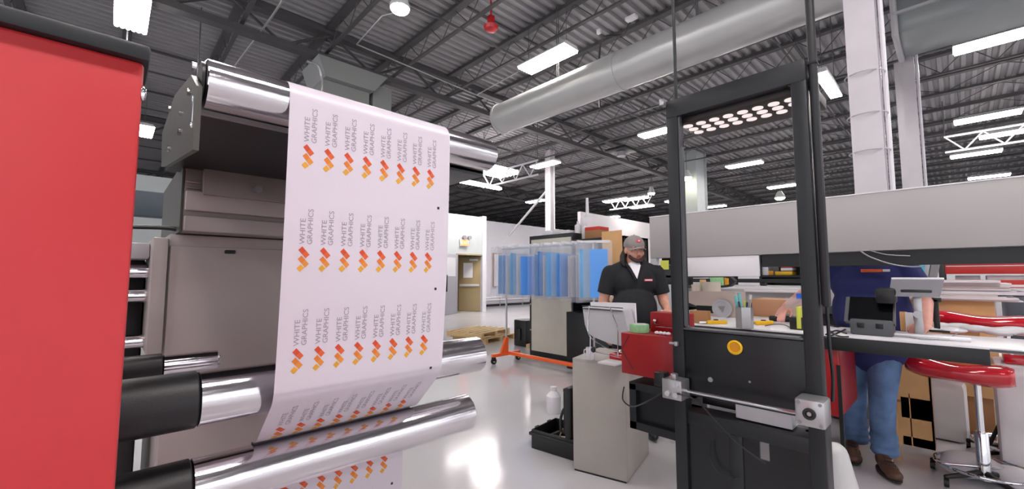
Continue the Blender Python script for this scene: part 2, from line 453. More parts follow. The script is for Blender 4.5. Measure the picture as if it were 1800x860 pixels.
# boxed riser under the girder behind the paper web
r0, r1, r2 = at(566, 190, y=8.55), at(652, 190, y=8.55), at(690, 190, y=8.55)
rs = thing('boxed_riser', ((r0.x+r2.x)/2, 8.8, 0), 'large pale boxed riser with flared head above the paper web', 'riser')
MB().box((r0.x, 8.55, 0), (r1.x-0.04, 9.3, 5.35), 0.01).build('main_box', mat('riser_grey', (138, 140, 140), 0.6), rs)
MB().box((r1.x+0.06, 8.6, 0), (r2.x, 9.1, 5.6), 0.01).build('side_box', mat('riser_grey', (138, 140, 140), 0.6), rs)
m = MB().prism([(r0.x-0.15, 8.4, 5.75), (r0.x, 8.4, 5.35), (r1.x, 8.4, 5.35), (r1.x+0.3, 8.4, 5.75)], (0, 1.0, 0)); m.build('flared_head', mat('riser_grey', (138, 140, 140), 0.6), rs)
MB().tube([(r0.x-0.1, 8.3, 3.0), (r0.x-0.1, 8.3, 5.2), (r0.x-0.4, 8.25, 5.45)], 0.025, 8).build('pipe', PIPE, rs)

# spiral duct, axis along y
DX = 5.9
de = at(880, 210, x=DX); dr_ = 0.31
du = thing('spiral_duct', (DX, de.y, de.z-dr_), 'long round galvanised duct hanging across the ceiling with an open end', 'duct')
m = MB(); m.cyl((DX, de.y, de.z), (DX, -7, de.z), dr_, seg=64)
m.build('duct_body', DUCTM, du)
yy = de.y-0.02
while yy > -6.5:
    MB().cyl((DX, yy, de.z), (DX, yy-0.05, de.z), dr_+0.012, seg=48).build('joint_band', DUCTM, du); yy -= 2.9
for k in range(3):
    yk = de.y-1.6-2.6*k
    for dx in (-0.02, 0.03): MB().tube([(DX+dx, yk, de.z+dr_-0.02), (DX+dx, yk, DZ)], 0.008, 6).build('hanger', JOISTL, du)
# second duct, big, painted, right top
q = at(1573, 80, x=8.4)
d2_ = thing('rectangular_duct', (8.4, q.y, q.z-0.3), 'big pale grey duct end in the top right corner', 'duct')
zb = at(1584, 109, x=9.5).z
m = MB(); m.box((8.4, q.y, zb), (9.5, -6, zb+0.95), 0.14); m.build('duct_body', DUCTG, d2_)
m = MB(); m.box((8.36, q.y+0.02, zb+0.32), (8.42, -6, zb+0.36)); m.box((8.36, q.y+0.03, zb-0.02), (9.54, q.y-0.05, zb+0.97), 0.14); m.build('seam_flange', GREYL, d2_)
# ------------------------------------------------------------------ high-bay lamps
HZ = 5.6
def fixture(loc, label, rz=0.0, ln=1.22, wd=0.42, hang=True):
    x, y, z = loc
    t = thing('high_bay_light', loc, label, 'ceiling light', rz=rz, group='high bay lights under the roof')
    def W(m): m.bm.transform(WM[t.as_pointer()]); return m
    m = MB(); m.prism([(-wd/2, -ln/2, 0.0), (wd/2, -ln/2, 0.0), (wd/2*0.75, -ln/2, 0.07), (-wd/2*0.75, -ln/2, 0.07)], (0, ln, 0))
    m.box((-0.06, -ln/2+0.1, 0.07), (0.06, ln/2-0.1, 0.11)); W(m).build('housing', LAMPF, t)
    m = MB()
    for k in range(6):
        xx = -wd/2 + wd*(k+0.5)/6
        m.cyl((xx, -ln/2+0.02, -0.012), (xx, ln/2-0.02, -0.012), wd/12*0.98, seg=8)
    W(m).build('lamp_tubes', LAMPM, t)
    if hang:
        for s_ in (-1, 1): W(MB().tube([(0, s_*ln*0.4, 0.1), (0, s_*ln*0.4, DZ+0.01-z)], 0.006, 5)).build('hanger', JOISTL, t)
    return t
SPOTS = [
 (232, 22, 'bright tube light at the top edge above the red cabinet and big roller', 0, HZ),
 (961, 104, 'bright tube light above the open end of the round duct', 0, HZ),
 (958, 289, 'tube light just above the white column with the brace', 0, HZ),
 (1308, 289, 'larger of the tube lights seen inside the black tower window', 0, HZ),
 (1376, 327, 'tube light at the right side inside the tower window above the grey beam', 0, HZ),
 (1257, 363, 'far tube light touching the top of the grey beam inside the tower window', 0, HZ),
 (1160, 231, 'light peeking out at the left edge of the tower top', 0, HZ),
 (1762, 66, 'largest tube light at the upper right picture edge', 0, HZ),
 (1735, 205, 'tube light between the column and the right picture edge, second from the top', 0, HZ),
 (1715, 270, 'tube light in the middle of the stack of lights on the right', 0, HZ),
 (1775, 233, 'tube light on a truss at the right picture edge', 0, HZ),
 (1738, 310, 'lowest tube light at the right just above the grey beam', 0, HZ),
 (1457, 150, 'angled light behind the black pole right of the tower', R(90), 4.4),
]
for u, v, lb, rz, z in SPOTS:
    p = at(u, v, z=z); fixture((p.x, p.y, z), lb, rz, wd=0.16 if rz else 0.42)
for x, y in ((0.6, 4.4), (2.9, -1.0), (-0.9, -1.0), (1.0, -1.0), (6.1, -3.0), (-5, 4.4), (-5, 10.5), (6.1, -6.5), (0.6, -6.2), (-5, -0.6), (11.5, -6.2), (-5, -6.2), (17, 16), (11.5, 21), (6.1, 16), (0.5, 16), (22.5, 10.5), (28, 5), (34, -0.5)):
    if abs(x-6.1) < .1 and y < 0: x = 7.4
    fixture((x, y, HZ), rz=R(90) if y == -1.0 else 0.0, label='tube light hanging in the roof outside the picture or behind other things')  # the unseen crosswise row is added to put highlights on the rollers
# far office-like lamps with white bar trusses
def truss(p0, p1, n, label):
    p0, p1 = Vector(p0), Vector(p1); m = MB()
    t = thing('truss_rail', (p0+p1)/2, label, 'truss')
    m.box((min(p0.x, p1.x)-0.02, min(p0.y, p1.y)-0.02, p0.z), (max(p0.x, p1.x)+0.02, max(p0.y, p1.y)+0.02, p0.z+0.05))
    m.box((min(p0.x, p1.x)-0.02, min(p0.y, p1.y)-0.02, p0.z+0.45), (max(p0.x, p1.x)+0.02, max(p0.y, p1.y)+0.02, p0.z+0.5))
    m.build('chords', WHT, t); m = MB()
    for k in range(n):
        a = p0.lerp(p1, k/n); b = p0.lerp(p1, (k+1)/n)
        m.cyl(a+Vector((0, 0, 0.03 if k % 2 else 0.47)), b+Vector((0, 0, 0.47 if k % 2 else 0.03)), 0.02, seg=6)
    m.build('web_bars', WHT, t)
    for q in (p0, p1): MB().cyl((q.x, q.y, q.z+0.4), (q.x, q.y, DZ+0.01), 0.012, seg=6).build('drop_rod', JOISTL, t)
    return t
p = at(872, 301, z=5.1); fixture((p.x, p.y, 5.1), 'wide bright panel light at the right end of the top roller', R(90), ln=1.3, wd=1.0)
a = at(850, 331, z=4.5); b = at(912, 317, z=4.5); truss((a.x, a.y, 4.5), (a.x, a.y-2.6, 4.5), 8, 'white bar truss below the wide panel light beside the top roller')
p = at(838, 325, z=4.8); fixture((p.x, p.y, 4.8), 'thin strip light low beside the truss at the end of the top roller', R(90), ln=2.4, wd=0.18)
for u, v, lb in ((1082, 352, 'left far light above the white partition'), (1116, 349, 'right far light above the white partition'), (1128, 363, 'long far light just over the cap of the man'), (1072, 382, 'lowest far light resting over the white partition edge')):
    p = at(u, v, z=5.0); fixture((p.x, p.y, 5.0), lb)
p = at(1105, 362, z=4.7); truss((p.x, p.y+1, 4.6), (p.x, p.y-1.2, 4.6), 8, 'far white bar truss above the white partition')
p = at(1775, 250, z=5.0); truss((p.x, p.y+1.2, 4.95), (p.x, p.y-2.5, 4.95), 10, 'white bar truss beneath the lights at the right picture edge')
def round_lamp(u, v, z, r, label, m_=None):
    p = at(u, v, z=z); t = thing('round_light', (p.x, p.y, z), label, 'ceiling light', group='round lights under the roof')
    MB().lathe([(r, 0.0), (r*1.05, 0.04), (r*0.6, 0.22), (0.08, 0.3)], p).build('reflector', LAMPF, t)
    MB().ball((p.x, p.y, z-0.01), (r*0.95, r*0.95, r*0.45), 3).build('bulb', m_ or LAMPW, t)
    MB().tube([(p.x, p.y, z+0.28), (p.x, p.y, DZ+0.01)], 0.01, 6).build('hanger', JOISTL, t)
round_lamp(703, 15, 5.7, 0.155, 'round glaring lamp high above the paper web')
round_lamp(1207, 313, 5.2, 0.20, 'round yellowish lamp in front of the pale broad column')
round_lamp(1371, 348, 4.9, 0.2, 'small round lamp right above the grey beam inside the tower window')
round_lamp(1145, 340, 5.2, 0.16, 'far round lamp left of the black tower post')
# conduits and small fittings under the roof
p1, p2, p3 = at(627, 78, z=5.9), at(838, 167, z=5.9), at(672, 28, z=5.9)
m = MB().tube([at(703, 20, z=5.9), p3, p1], 0.014, 6, smooth=False); m.tube([p1, p2, at(900, 190, z=5.9)], 0.014, 6, smooth=False)
tag(m.build('light_conduit', PIPE), 'thin grey conduit bending from the round lamp across the roof joists', 'conduit')
m = MB().tube([at(838, 167, z=5.88), at(918, 122, z=5.88)], 0.012, 6)
tag(m.build('light_conduit', PIPE), 'thin conduit climbing to the tube light over the duct end', 'conduit')
m = MB().tube([at(497, 0, z=5.9), at(470, 40, z=5.9), at(410, 120, z=5.9)], 0.02, 6)
tag(m.build('light_conduit', PIPE), 'pale pipe running up beside the top of the big roller', 'conduit')
m = MB().tube([at(1053, 115, z=5.75)-Vector((0,0,0.9)), at(1053, 115, z=5.75), at(1060, 68, z=5.9), at(1095, 60, z=5.9), at(1110, 30, z=5.95)], 0.02, 6)
tag(m.build('black_cable', BLKM), 'dark cable drooping from a roof joist towards the duct', 'cable')
p = at(863, 42, z=5.9); t = thing('alarm_bell', (p.x, p.y, 5.78), 'red alarm sounder hanging from the roof joists', 'alarm')
MB().lathe([(0.02, 0), (0.11, 0.03), (0.13, 0.09), (0.06, 0.14)], (p.x, p.y, 5.76)).build('bell', REDA, t)
MB().box((p.x-0.05, p.y-0.05, 5.9), (p.x+0.05, p.y+0.05, 6.05), 0.01).build('bracket', REDA, t)
MB().cyl((p.x, p.y, 6.0), (p.x, p.y, DZ+0.01), 0.015, seg=8).build('stem', REDA, t)
p = at(1110, 32, z=5.95); tag(box((p.x-0.06, p.y-0.1, 5.92), (p.x+0.06, p.y+0.1, 5.98), 0.01).build('junction_box', WHT), 'small white junction box on a roof joist above the duct', 'junction box')
p = at(1053, 56, z=5.95); tag(box((p.x-0.03, p.y-0.04, 5.91), (p.x+0.03, p.y+0.04, 6.0), 0.01).build('conduit_clamp', WHT), 'tiny white clamp on the joist right of the tube light over the duct', 'clamp')
p = at(1092, 270, z=5.7); t = thing('dark_ceiling_speaker', (p.x, p.y, 5.6), 'dark square hanging fitting with a small round glow beyond the duct', 'fitting')
MB().box((p.x-0.4, p.y-0.4, 5.75), (p.x+0.4, p.y+0.4, 5.85), 0.02).build('plate', BLKM, t)
MB().cyl((p.x, p.y, 5.6), (p.x, p.y, 5.75), 0.16).build('lens', GREYM, t)

# ------------------------------------------------------------------ red cabinet, close on the left
rc = thing('red_cabinet', (-0.4, 0.9, 0), 'big red machine cabinet with a black top cap filling the left edge', 'cabinet')
RY = 0.80; rx = at(234, 400, y=RY).x; rzt = at(236, 78, y=RY).z; rzb = at(234, 105, y=RY).z
MB().box((-1.1, RY, 0), (rx, RY+0.22, rzb), 0.006).build('body', REDP, rc)
MB().box((-1.1, RY-0.012, rzb-0.001), (rx+0.006, RY+0.23, rzt), 0.005).build('top_cap', BLK, rc)
p = at(235, 158, y=RY); MB().ball((rx+0.001, RY+0.004, p.z), (0.004, 0.004, 0.012), 2).build('bolt', CHROME2, rc)

# ------------------------------------------------------------------ label press: rollers, arm, housing
pr = thing('label_press', (0.6, 1.8, 0), 'grey label printing press with polished rollers carrying the paper web', 'printing press')
def roller(Yc, zc, x0, x1, r, sleeve_x=None, sr=None):
    # polished shell with recessed end
    m = MB().lathe([(r-0.006, 0), (r, 0.004), (r, x1-x0-0.004), (r-0.004, x1-x0), (r-0.008, x1-x0), (r-0.010, x1-x0-0.012), (0.018, x1-x0-0.012)], (x0, Yc, zc), 72, Matrix.Rotation(PI/2, 3, 'Y'))
    o = m.build('roller', CHROME, pr)
    MB().cyl((x1-0.02, Yc, zc), (x1+0.006, Yc, zc), 0.015, seg=18).build('axle', ALU, o)
    if sleeve_x is not None:
        MB().lathe([(sr-0.004, 0), (sr, 0.003), (sr, x0-sleeve_x-0.003), (sr-0.003, x0-sleeve_x)], (sleeve_x, Yc, zc), 64, Matrix.Rotation(PI/2, 3, 'Y')).build('rubber_sleeve', BLKR, o)
    return o
Y1 = 1.1415; R1 = 0.054; zt1 = (at(358, 145, y=Y1).z + at(842, 271, y=Y1).z)/2
x1a, x1b = at(357, 150, y=Y1).x, at(859, 265, y=Y1).x
roller(Y1, zt1, x1a, x1b, R1)
Y2 = 1.245; z2 = (at(350, 700, y=Y2).z + at(838, 623, y=Y2).z)/2
roller(Y2, z2, at(348, 700, y=Y2-0.03).x, at(838, 623, y=Y2).x, 0.0625, -0.45, 0.0645)
Y3 = 1.28; z3 = (at(338, 856, y=Y3).z + at(820, 724, y=Y3).z)/2
roller(Y3, z3, at(336, 856, y=Y3-0.03).x, at(820, 724, y=Y3).x, 0.0625, -0.45, 0.0645)
# thin idler further back
ys = 1.62; p = at(284, 645, y=ys); p2 = at(383, 632, y=ys)
roller(ys, (p.z+p2.z)/2, p.x, p2.x, 0.032, -0.5, 0.037)
# side arm carrying the top roller
xa = x1a - 0.004
ya = lambda u, v: at(u, v, x=xa-0.03)
pl = [ya(356, 104), ya(347, 106), ya(322, 128), ya(296, 165), ya(276, 232), ya(274, 292), ya(281, 291), ya(357, 203)]
pl = [(xa-0.03, max(1.06, min(q.y, 2.7)), q.z) for q in pl]
arm = MB().prism([(p_[0]+0.014, p_[1], p_[2]) for p_ in pl], (0.010, 0, 0)).build('side_arm', CHAR, pr)
for u, v, r in ((335, 163, .010), (320, 200, .008), (318, 232, .012), (298, 262, .012), (300, 192, .010), (343, 118, .012)):
    q = at(u, v, x=xa-0.016); MB().cyl((xa-0.022, q.y, q.z), (xa-0.014, q.y, q.z), r*0.8, seg=14).build('bolt', CHROME2, arm)
MB().cyl((xa-0.004, Y1, zt1), (xa+0.002, Y1, zt1), 0.045, seg=32).build('bearing', BLKM, arm)
q = at(351, 196, x=xa); m = MB().cyl((xa-0.01, 1.10, zt1-0.05), (xa-0.01, 1.10, zt1-0.11), 0.008, seg=12); m.ball((xa-0.01, 1.10, zt1-0.112), 0.010, 2); m.build('stop_pin', CHROME2, arm)
# far-side arm under the roller's right end
xr = at(850, 300, y=1.25).x
# black web box behind the roller
zc = zt1
m = MB(); m.prism([(xa+0.0, 1.24, zc-0.035), (xa+0.0, 1.24, zc-0.005), (xa+0.0, 1.95, zc+0.01), (xa+0.0, 1.95, zc-0.05), (xa, 1.85, zc-0.05)], (0.62, 0, 0)); m.build('web_tray', BLKP, pr)
m = MB().box((xa+0.62, 1.22, zc-0.055), (xr-0.02, 1.9, zc+0.03), 0.01); m.build('end_bracket', GREYD, pr)
m = MB().box((xa+0.01, 1.22, zc-0.045), (xr-0.03, 1.235, zc-0.035)); m.build('tray_lip', ALU, pr)
q = at(452, 270, y=1.72); t = MB().cyl((q.x, 1.72, q.z), (q.x, 1.62, q.z+0.01), 0.022, seg=18); t.cyl((q.x-0.03, 1.7, q.z+0.01), (q.x, 1.7, q.z+0.01), 0.012, seg=12); t.build('sensor', ALU, pr)
# stepped grey head
YH = 1.86
hx0 = at(322, 350, y=YH).x; hx1 = 1.02
z_a, z_b, z_c, z_d, z_e = [at(410, v, y=YH).z for v in (298, 345, 377, 386, 413)]
m = MB(); m.box((hx0, YH, z_e), (hx1, 2.6, z_a), 0.006)
m.build('print_head_housing', GREYB, pr)
MB().box((hx0+0.005, YH-0.02, z_c), (hx1-0.01, YH+0.01, z_b), 0.004).build('front_ledge', MAUVE, pr)
MB().box((hx0+0.005, YH-0.02, z_e+0.004), (hx1-0.01, YH+0.01, z_d), 0.004).build('front_ledge', MAUVE, pr)
ux = at(357, 330, y=YH-0.03).x
MB().box((ux, YH-0.035, at(410, 350, y=YH).z), (hx1-0.05, YH+0.01, at(410, 296, y=YH).z), 0.006).build('access_cover', GREYB, pr)
for z in (325, 335): MB().box((hx0+0.005, YH-0.012, at(340, z-2, y=YH).z), (ux-0.004, YH+0.01, at(340, z-6, y=YH).z), 0.002).build('louvre', GREYB, pr)
q = at(452, 334, y=YH-0.04); MB().cyl((q.x, YH-0.06, q.z), (q.x, YH-0.03, q.z), 0.014, seg=18).build('knob', ALU, pr)
MB().box((hx0-0.006, YH, z_e), (hx0, 2.6, z_a)).build('end_panel', CHAR, pr)
# tall pale cabinet below
YC = 1.92
cx0 = at(291, 520, y=YC).x
MB().box((cx0, YC, 0), (1.05, 2.6, z_e-0.004), 0.006).build('cabinet_body', MAUVE, pr)
MB().box((cx0+0.004, YC-0.014, 0.02), (1.03, YC+0.005, at(400, 436, y=YC).z), 0.004).build('front_door', MAUVE, pr)
q = at(405, 443, y=YC-0.02); MB().box((q.x-0.018, YC-0.02, q.z-0.007), (q.x+0.018, YC-0.01, q.z+0.007), 0.004).build('latch', BLKM, pr)
fx0, fx1 = at(262, 520, y=YC-0.03).x, at(291, 520, y=YC-0.03).x
MB().box((fx0, YC-0.03, at(275, 622, y=YC).z), (fx1, 2.2, at(275, 418, y=YC).z), 0.006).build('corner_post', MAUVE, pr)
MB().box((fx0-0.2, YC+0.2, 0.0), (fx0, 2.8, at(250, 455, y=YC+0.2).z), 0.02).build('rear_drive_box', BLKM, pr)
MB().box((fx0-0.12, YC+0.05, at(245, 455, y=YC).z), (fx0+0.0, 2.5, at(245, 425, y=YC).z), 0.01).build('rear_cover', GREYL, pr)
for v in (478, 520, 600):
    q = at(248, v, y=YC+0.1); MB().cyl((q.x-0.2, YC+0.1, q.z), (q.x+0.06, YC+0.1, q.z), 0.025, seg=20).build('rear_roller', CHROME, pr)
m = MB().tube([(-0.2, 2.0, at(250, 408, y=2.0).z), (0.1, 1.98, at(275, 401, y=2.0).z), (hx0, 1.97, at(300, 404, y=2.0).z)], 0.008, 8); m.build('air_hose', BLKM, pr)
bd = tag(box((at(225, 350, y=9.5).x-1, 9.5, at(260, 380, y=9.5).z), (at(292, 350, y=9.5).x+1.2, 9.8, at(260, 336, y=9.5).z), 0.02).build('banner_duct', mat('slate', (62, 70, 80), 0.6)), 'dark slate box hanging far off between red cabinet and press', 'duct')
for xx in (-0.5, 0.5): MB().cyl((bd.location.x+xx, 9.65, bd.location.z+0.3), (bd.location.x+xx, 9.65, DZ+0.01), 0.012, seg=6).build('drop_rod', JOISTL, bd)

# ------------------------------------------------------------------ the printed paper web
yf = Y1 - R1 - 0.001; yb3 = Y3 + 0.0635
path = [Vector((0, 2.25, zt1+R1+0.001)), Vector((0, Y1, zt1+R1+0.001))]
for k in range(1, 17):
    a = PI/2 + (PI/2)*k/16; path.append(Vector((0, Y1+(R1+0.001)*math.cos(a), zt1+(R1+0.001)*math.sin(a))))
path += spline([Vector((0, yf, 1.70)), Vector((0, yf+0.006, 1.45)), Vector((0, yf+0.018, 1.25)), Vector((0, yf+0.028, 1.13)), Vector((0, yf+0.034, 1.098)), Vector((0, yf+0.050, 1.072)), Vector((0, 1.20, 1.012)), Vector((0, 1.26, 0.958)), Vector((0, 1.297, z3+0.067))], 10)
for k in range(1, 9):
    a = PI/2*(1-k/8) ; a = max(a, 0.0)
    if Y3+0.0635*math.cos(a) > 1.302: path.append(Vector((0, Y3+0.0635*math.cos(a), z3+0.0635*math.sin(a))))
path.append(Vector((0, yb3, 0.55))); path.append(Vector((0, yb3, 0.15)))
cum = [0.0]
for i in range(1, len(path)): cum.append(cum[-1] + (path[i]-path[i-1]).length)
def web_at(s, off=0.0):
    for i in range(1, len(path)):
        if s <= cum[i] or i == len(path)-1:
            f = (s-cum[i-1])/max(1e-9, cum[i]-cum[i-1]); p = path[i-1].lerp(path[i], f)
            d = (path[i]-path[i-1]).normalized(); n = Vector((0, d.z, -d.y))   # printed side
            return p.y+n.y*off, p.z+n.z*off
def s_of_z(z, i0=3):
    for i in range(i0, len(path)):
        if path[i].z <= z: return cum[i-1] + (path[i-1].z - z)/(path[i-1].z-path[i].z)*(cum[i]-cum[i-1])
WX0, WX1 = at(500, 400, y=yf).x, at(789, 400, y=yf).x
mb = MB()
NX = 4; SP = list(path)
def addgrid(off, flip):
    rows = []
    for i, p in enumerate(path):
        a = path[max(i-1, 0)]; b = path[min(i+1, len(path)-1)]; d = (b-a).normalized(); n = Vector((0, d.z, -d.y))
        rows.append([mb.bm.verts.new((WX0+(WX1-WX0)*k/NX, p.y+n.y*off, p.z+n.z*off)) for k in range(NX+1)])
    for i in range(len(rows)-1):
        for k in range(NX):
            f = (rows[i][k], rows[i][k+1], rows[i+1][k+1], rows[i+1][k])
            mb.bm.faces.new(f if not flip else f[::-1])
addgrid(0.0, False)
for f in mb.bm.faces: f.material_index = 0
# one printed label: logo strips and two lines of lettering, in web coordinates (x across, h up the web from the logo's middle)
def poly_label(pts, mi, x, s):
    vs = [mb.bm.verts.new((x+a, *web_at(s-b, 0.0006))) for a, b in pts]
    f = mb.bm.faces.new(vs); f.material_index = mi
def lp(u, v): return ((u-163)/6.15*0.00144, -(v-643)/6.15*0.00155)
def strip(c, m1, m2, x, s):
    c = [lp(*p) for p in c]      # top-left, top, bottom-right, bottom
    mid1 = ((c[1][0]+c[2][0])/2, (c[1][1]+c[2][1])/2); mid2 = ((c[0][0]+c[3][0])/2, (c[0][1]+c[3][1])/2)
    poly_label([c[0], c[1], mid1, mid2][::-1], m1, x, s); poly_label([mid2, mid1, c[2], c[3]][::-1], m2, x, s)
tw = text_mesh('WHITE', 0.0175, Matrix.Identity(4)); tg = text_mesh('GRAPHICS', 0.0175, Matrix.Identity(4))
def put_text(me, x, s, x0, h0, length):
    w0 = max(v.co.x for v in me.vertices); k = length/w0
    idx = {}
    for p in me.polygons:
        vs = []
        for vi in p.vertices:
            if vi not in idx:
                c = me.vertices[vi].co; idx[vi] = mb.bm.verts.new((x+x0-c.y, *web_at(s-(h0+c.x*k), 0.0006)))
            vs.append(idx[vi])
        try: f = mb.bm.faces.new(vs); f.material_index = 7
        except ValueError: pass
rows_s = [s_of_z(1.675), s_of_z(1.423), s_of_z(1.178)]
rows_s += [rows_s[2]+0.25, s_of_z(0.765)]
X0, X7 = at(542, 274, y=yf).x, at(757, 313, y=yf).x
for s in rows_s:
    for k in range(8):
        x = X0 + (X7-X0)*k/7
        strip([(108, 555), (145, 520), (220, 598), (182, 634)], 1, 2, x, s)
        strip([(106, 642), (142, 608), (217, 688), (182, 724)], 3, 4, x, s)
        strip([(100, 732), (136, 694), (174, 728), (136, 766)], 5, 5, x, s)
        put_text(tw, x, s, 0.0005, 0.036, 0.063)
        put_text(tg, x, s, 0.0178, 0.036, 0.088)
mk = [s_of_z(at(771, 366, y=yf).z), s_of_z(at(764, 508, y=yf+0.01).z), s_of_z(at(757, 647, y=yf+0.03).z), s_of_z(at(708, 843, y=yb3).z)]
xm = at(771, 366, y=yf).x
for s in mk:
    q = 0.0038; poly_label([(-q, -q), (q, -q), (q, q), (-q, q)], 6, xm, s)
web = mb.build('paper_web', [PAPER, INKR, INKR2, INKO, INKO2, INKY, INKB, INK], smooth=False)
for p in web.data.polygons: p.use_smooth = (p.material_index == 0)
tag(web, 'white paper web printed with rows of orange logos and grey lettering, running over the rollers', 'paper web')
bpy.data.meshes.remove(tw); bpy.data.meshes.remove(tg)
# ------------------------------------------------------------------ black tower machine
TX = 2.0
def ty(u, v=400, x=TX): return at(u, v, x=x).y
def tz(u, v, x=TX): return at(u, v, x=x).z
tw_ = thing('inspection_tower', (TX+0.2, (ty(1178)+ty(1430))/2, 0), 'black steel machine tower with a tall window opening and a perforated lamp plate on top', 'machine')
yL0, yL1 = ty(1176), ty(1196)          # left post outer / inner
yR1, yR0 = ty(1402), ty(1431)          # right post inner / outer
ztop = (tz(1178, 176)+tz(1421, 103))/2; zbar = (tz(1190, 206)+tz(1400, 143))/2
zsill = (tz(1196, 577)+tz(1404, 592))/2; zlow = (tz(1200, 690)+tz(1400, 737))/2
D = 0.12
MB().box((TX, yL1, 0), (TX+0.07, yL0, ztop), 0.004).build('post', BLK, tw_)
MB().box((TX, yR0, 0), (TX+0.07, yR1, ztop), 0.004).build('post', BLK, tw_)
MB().box((TX-0.002, yR0+0.001, zbar), (TX+0.06, yL0-0.001, ztop+0.002), 0.004).build('top_beam', BLK, tw_)
# rounded inner frame of the window (facing lip)
m = MB()
for yy_ in (yL1, yR1):
    s_ = 1 if yy_ == yL1 else -1
    for zz_, sz in ((zsill, 1), (zbar, -1)):
        pts = [(TX+0.004, yy_+0.001*s_, zz_-0.001*sz)]
        for k in range(7):
            a = PI/2*k/6
            pts.append((TX+0.004, yy_-s_*(0.02-0.02*math.sin(a)) , zz_+sz*(0.02-0.02*math.cos(a))))
        m.prism(pts, (0.05, 0, 0))
m.build('corner_fillet', BLK, tw_)
MB().box((TX+0.004, yL1-0.002, zbar), (TX+0.03, yL1-0.010, zsill)).build('inner_edge', GREYD, tw_)
# body panel under the window
MB().box((TX+0.006, yR1-0.005, zlow), (TX+0.06, yL1+0.005, zsill-0.012), 0.004).build('front_panel', BLKP, tw_)
MB().box((TX-0.002, yR1, zsill-0.010), (TX+0.06, yL1, zsill), 0.002).build('sill_strip', GREYD, tw_)
yb_, zb_ = ty(1292, 611), tz(1292, 611)
rm = Matrix.Rotation(-PI/2, 3, 'Y')
MB().lathe([(0.026, 0), (0.031, 0.004), (0.031, 0.010), (0.024, 0.013), (0.021, 0.008), (0.0, 0.007)], (TX+0.006, yb_, zb_), 40, rm).build('yellow_ring', YEL, tw_)['label'] = 'yellow round ring'
MB().lathe([(0.021, 0), (0.020, 0.009), (0.0, 0.009)], (TX+0.005, yb_, zb_), 30, rm).build('push_button', YELD, tw_)['label'] = 'amber round button face'
MB().lathe([(0.011, 0), (0.010, 0.006), (0.0, 0.006)], (TX+0.006, ty(1248, 668), tz(1248, 668)), 24, rm).build('cap_bolt', GREYM, tw_)
MB().lathe([(0.005, 0), (0.004, 0.004), (0.0, 0.004)], (TX+0.006, ty(1317, 672), tz(1317, 672)), 16, rm).build('cap_bolt', GREYM, tw_)
# lamp plate: perforated plate with round glowing openings, running back from the top beam
LX0, LX1 = TX+0.05, TX+0.36
zp = 2.150
lpn = MB().box((LX0, yR0-0.005, zp), (LX1, yL1+0.0, zp+0.05), 0.004).build('lamp_plate', mat('lamp_plate_brown', (52, 45, 43), 0.5), tw_)
LAMPD = mat('lamp_disc', (240, 226, 224), 0.5, emit=0.75)
nn = 0
for r_ in range(3):
    for k in range(8):
        yy_ = 0.909 - 0.064*k
        if yy_ < yR0+0.01: continue
        MB().cyl((TX+0.105+0.064*r_, yy_, zp-0.004), (TX+0.105+0.064*r_, yy_, zp+0.002), 0.0225, seg=28).build('lamp_disc', LAMPD, lpn)
# poles: thin rod rising on the left, thick pole on the right
yr_ = ty(1180, 90)
m = MB().cyl((TX+0.02, ty(1184, 90)+0.004, ztop-0.03), (TX+0.02, ty(1184, 90)+0.004, 3.9), 0.008, seg=12)
m.build('rising_rod', BLK, tw_)
m = MB().box((TX-0.03, yL0-0.005, ztop-0.02), (TX+0.015, yL0+0.02, ztop+0.012), 0.004); m.build('rod_clamp', ALU, tw_)
PX = TX + 0.02
py0, py1 = at(1449, 400, x=PX).y, at(1434, 400, x=PX).y
zp0 = at(1452, 541, x=PX).z
m = MB().box((PX, py0-0.004, zp0), (PX+0.04, py1-0.002, 3.2), 0.012)
m.build('mast', BLKR, tw_)
MB().box((PX-0.002, py0-0.006, ztop-0.02), (PX+0.042, py1, ztop-0.012)).build('mast_joint', BLKM, tw_)
MB().tube([(PX+0.02, py0+0.01, zp0+0.02), (PX+0.02, py0+0.008, zp0-0.15), (PX+0.03, py0+0.005, 1.0), (PX+0.03, py0+0.01, 0.9)], 0.006, 8).build('cable', BLKM, tw_)
# rod, bracket and gear box in front
RX = TX-0.06
ya_, yb2 = at(1205, 690, x=RX).y, at(1392, 722, x=RX).y
zr = (at(1205, 692, x=RX).z + at(1392, 718, x=RX).z)/2
MB().cyl((RX, ya_+0.01, zr), (RX, yb2-0.02, zr), 0.0085, seg=20).build('guide_rod', CHROME2, tw_)
y0, y1 = at(1165, 690, x=RX).y, at(1203, 690, x=RX).y
bk = MB().box((RX-0.03, y1, zr-0.045), (TX-0.002, y0-0.012, zr+0.045), 0.004).build('end_bracket', ALU, tw_)
m = MB()
for dy, dz in ((0.025, 0.025), (0.025, -0.022), (0.062, -0.018)): m.cyl((RX-0.045, y1+dy, zr+dz), (RX-0.028, y1+dy, zr+dz), 0.012, seg=16)
m.build('socket', GREYL, bk)
MB().box((RX-0.02, y1+0.03, zr+0.045), (RX+0.01, y1+0.055, zr+0.07), 0.003).build('clamp_screw', ALU, bk)
MB().box((RX-0.025, y0-0.02, zr), (RX+0.03, y0+0.03, zr+0.065), 0.003).build('black_block', BLKM, bk)
gx = RX-0.05
g0_, g1_ = at(1397, 728, x=gx), at(1450, 728, x=gx)
gz0, gz1 = at(1423, 752, x=gx).z, at(1423, 704, x=gx).z
gb = MB().box((gx, g1_.y, gz0), (TX-0.001, g0_.y, gz1), 0.008).build('gear_box', ALU, tw_)
gc = ((g0_.y+g1_.y)/2, (gz0+gz1)/2)
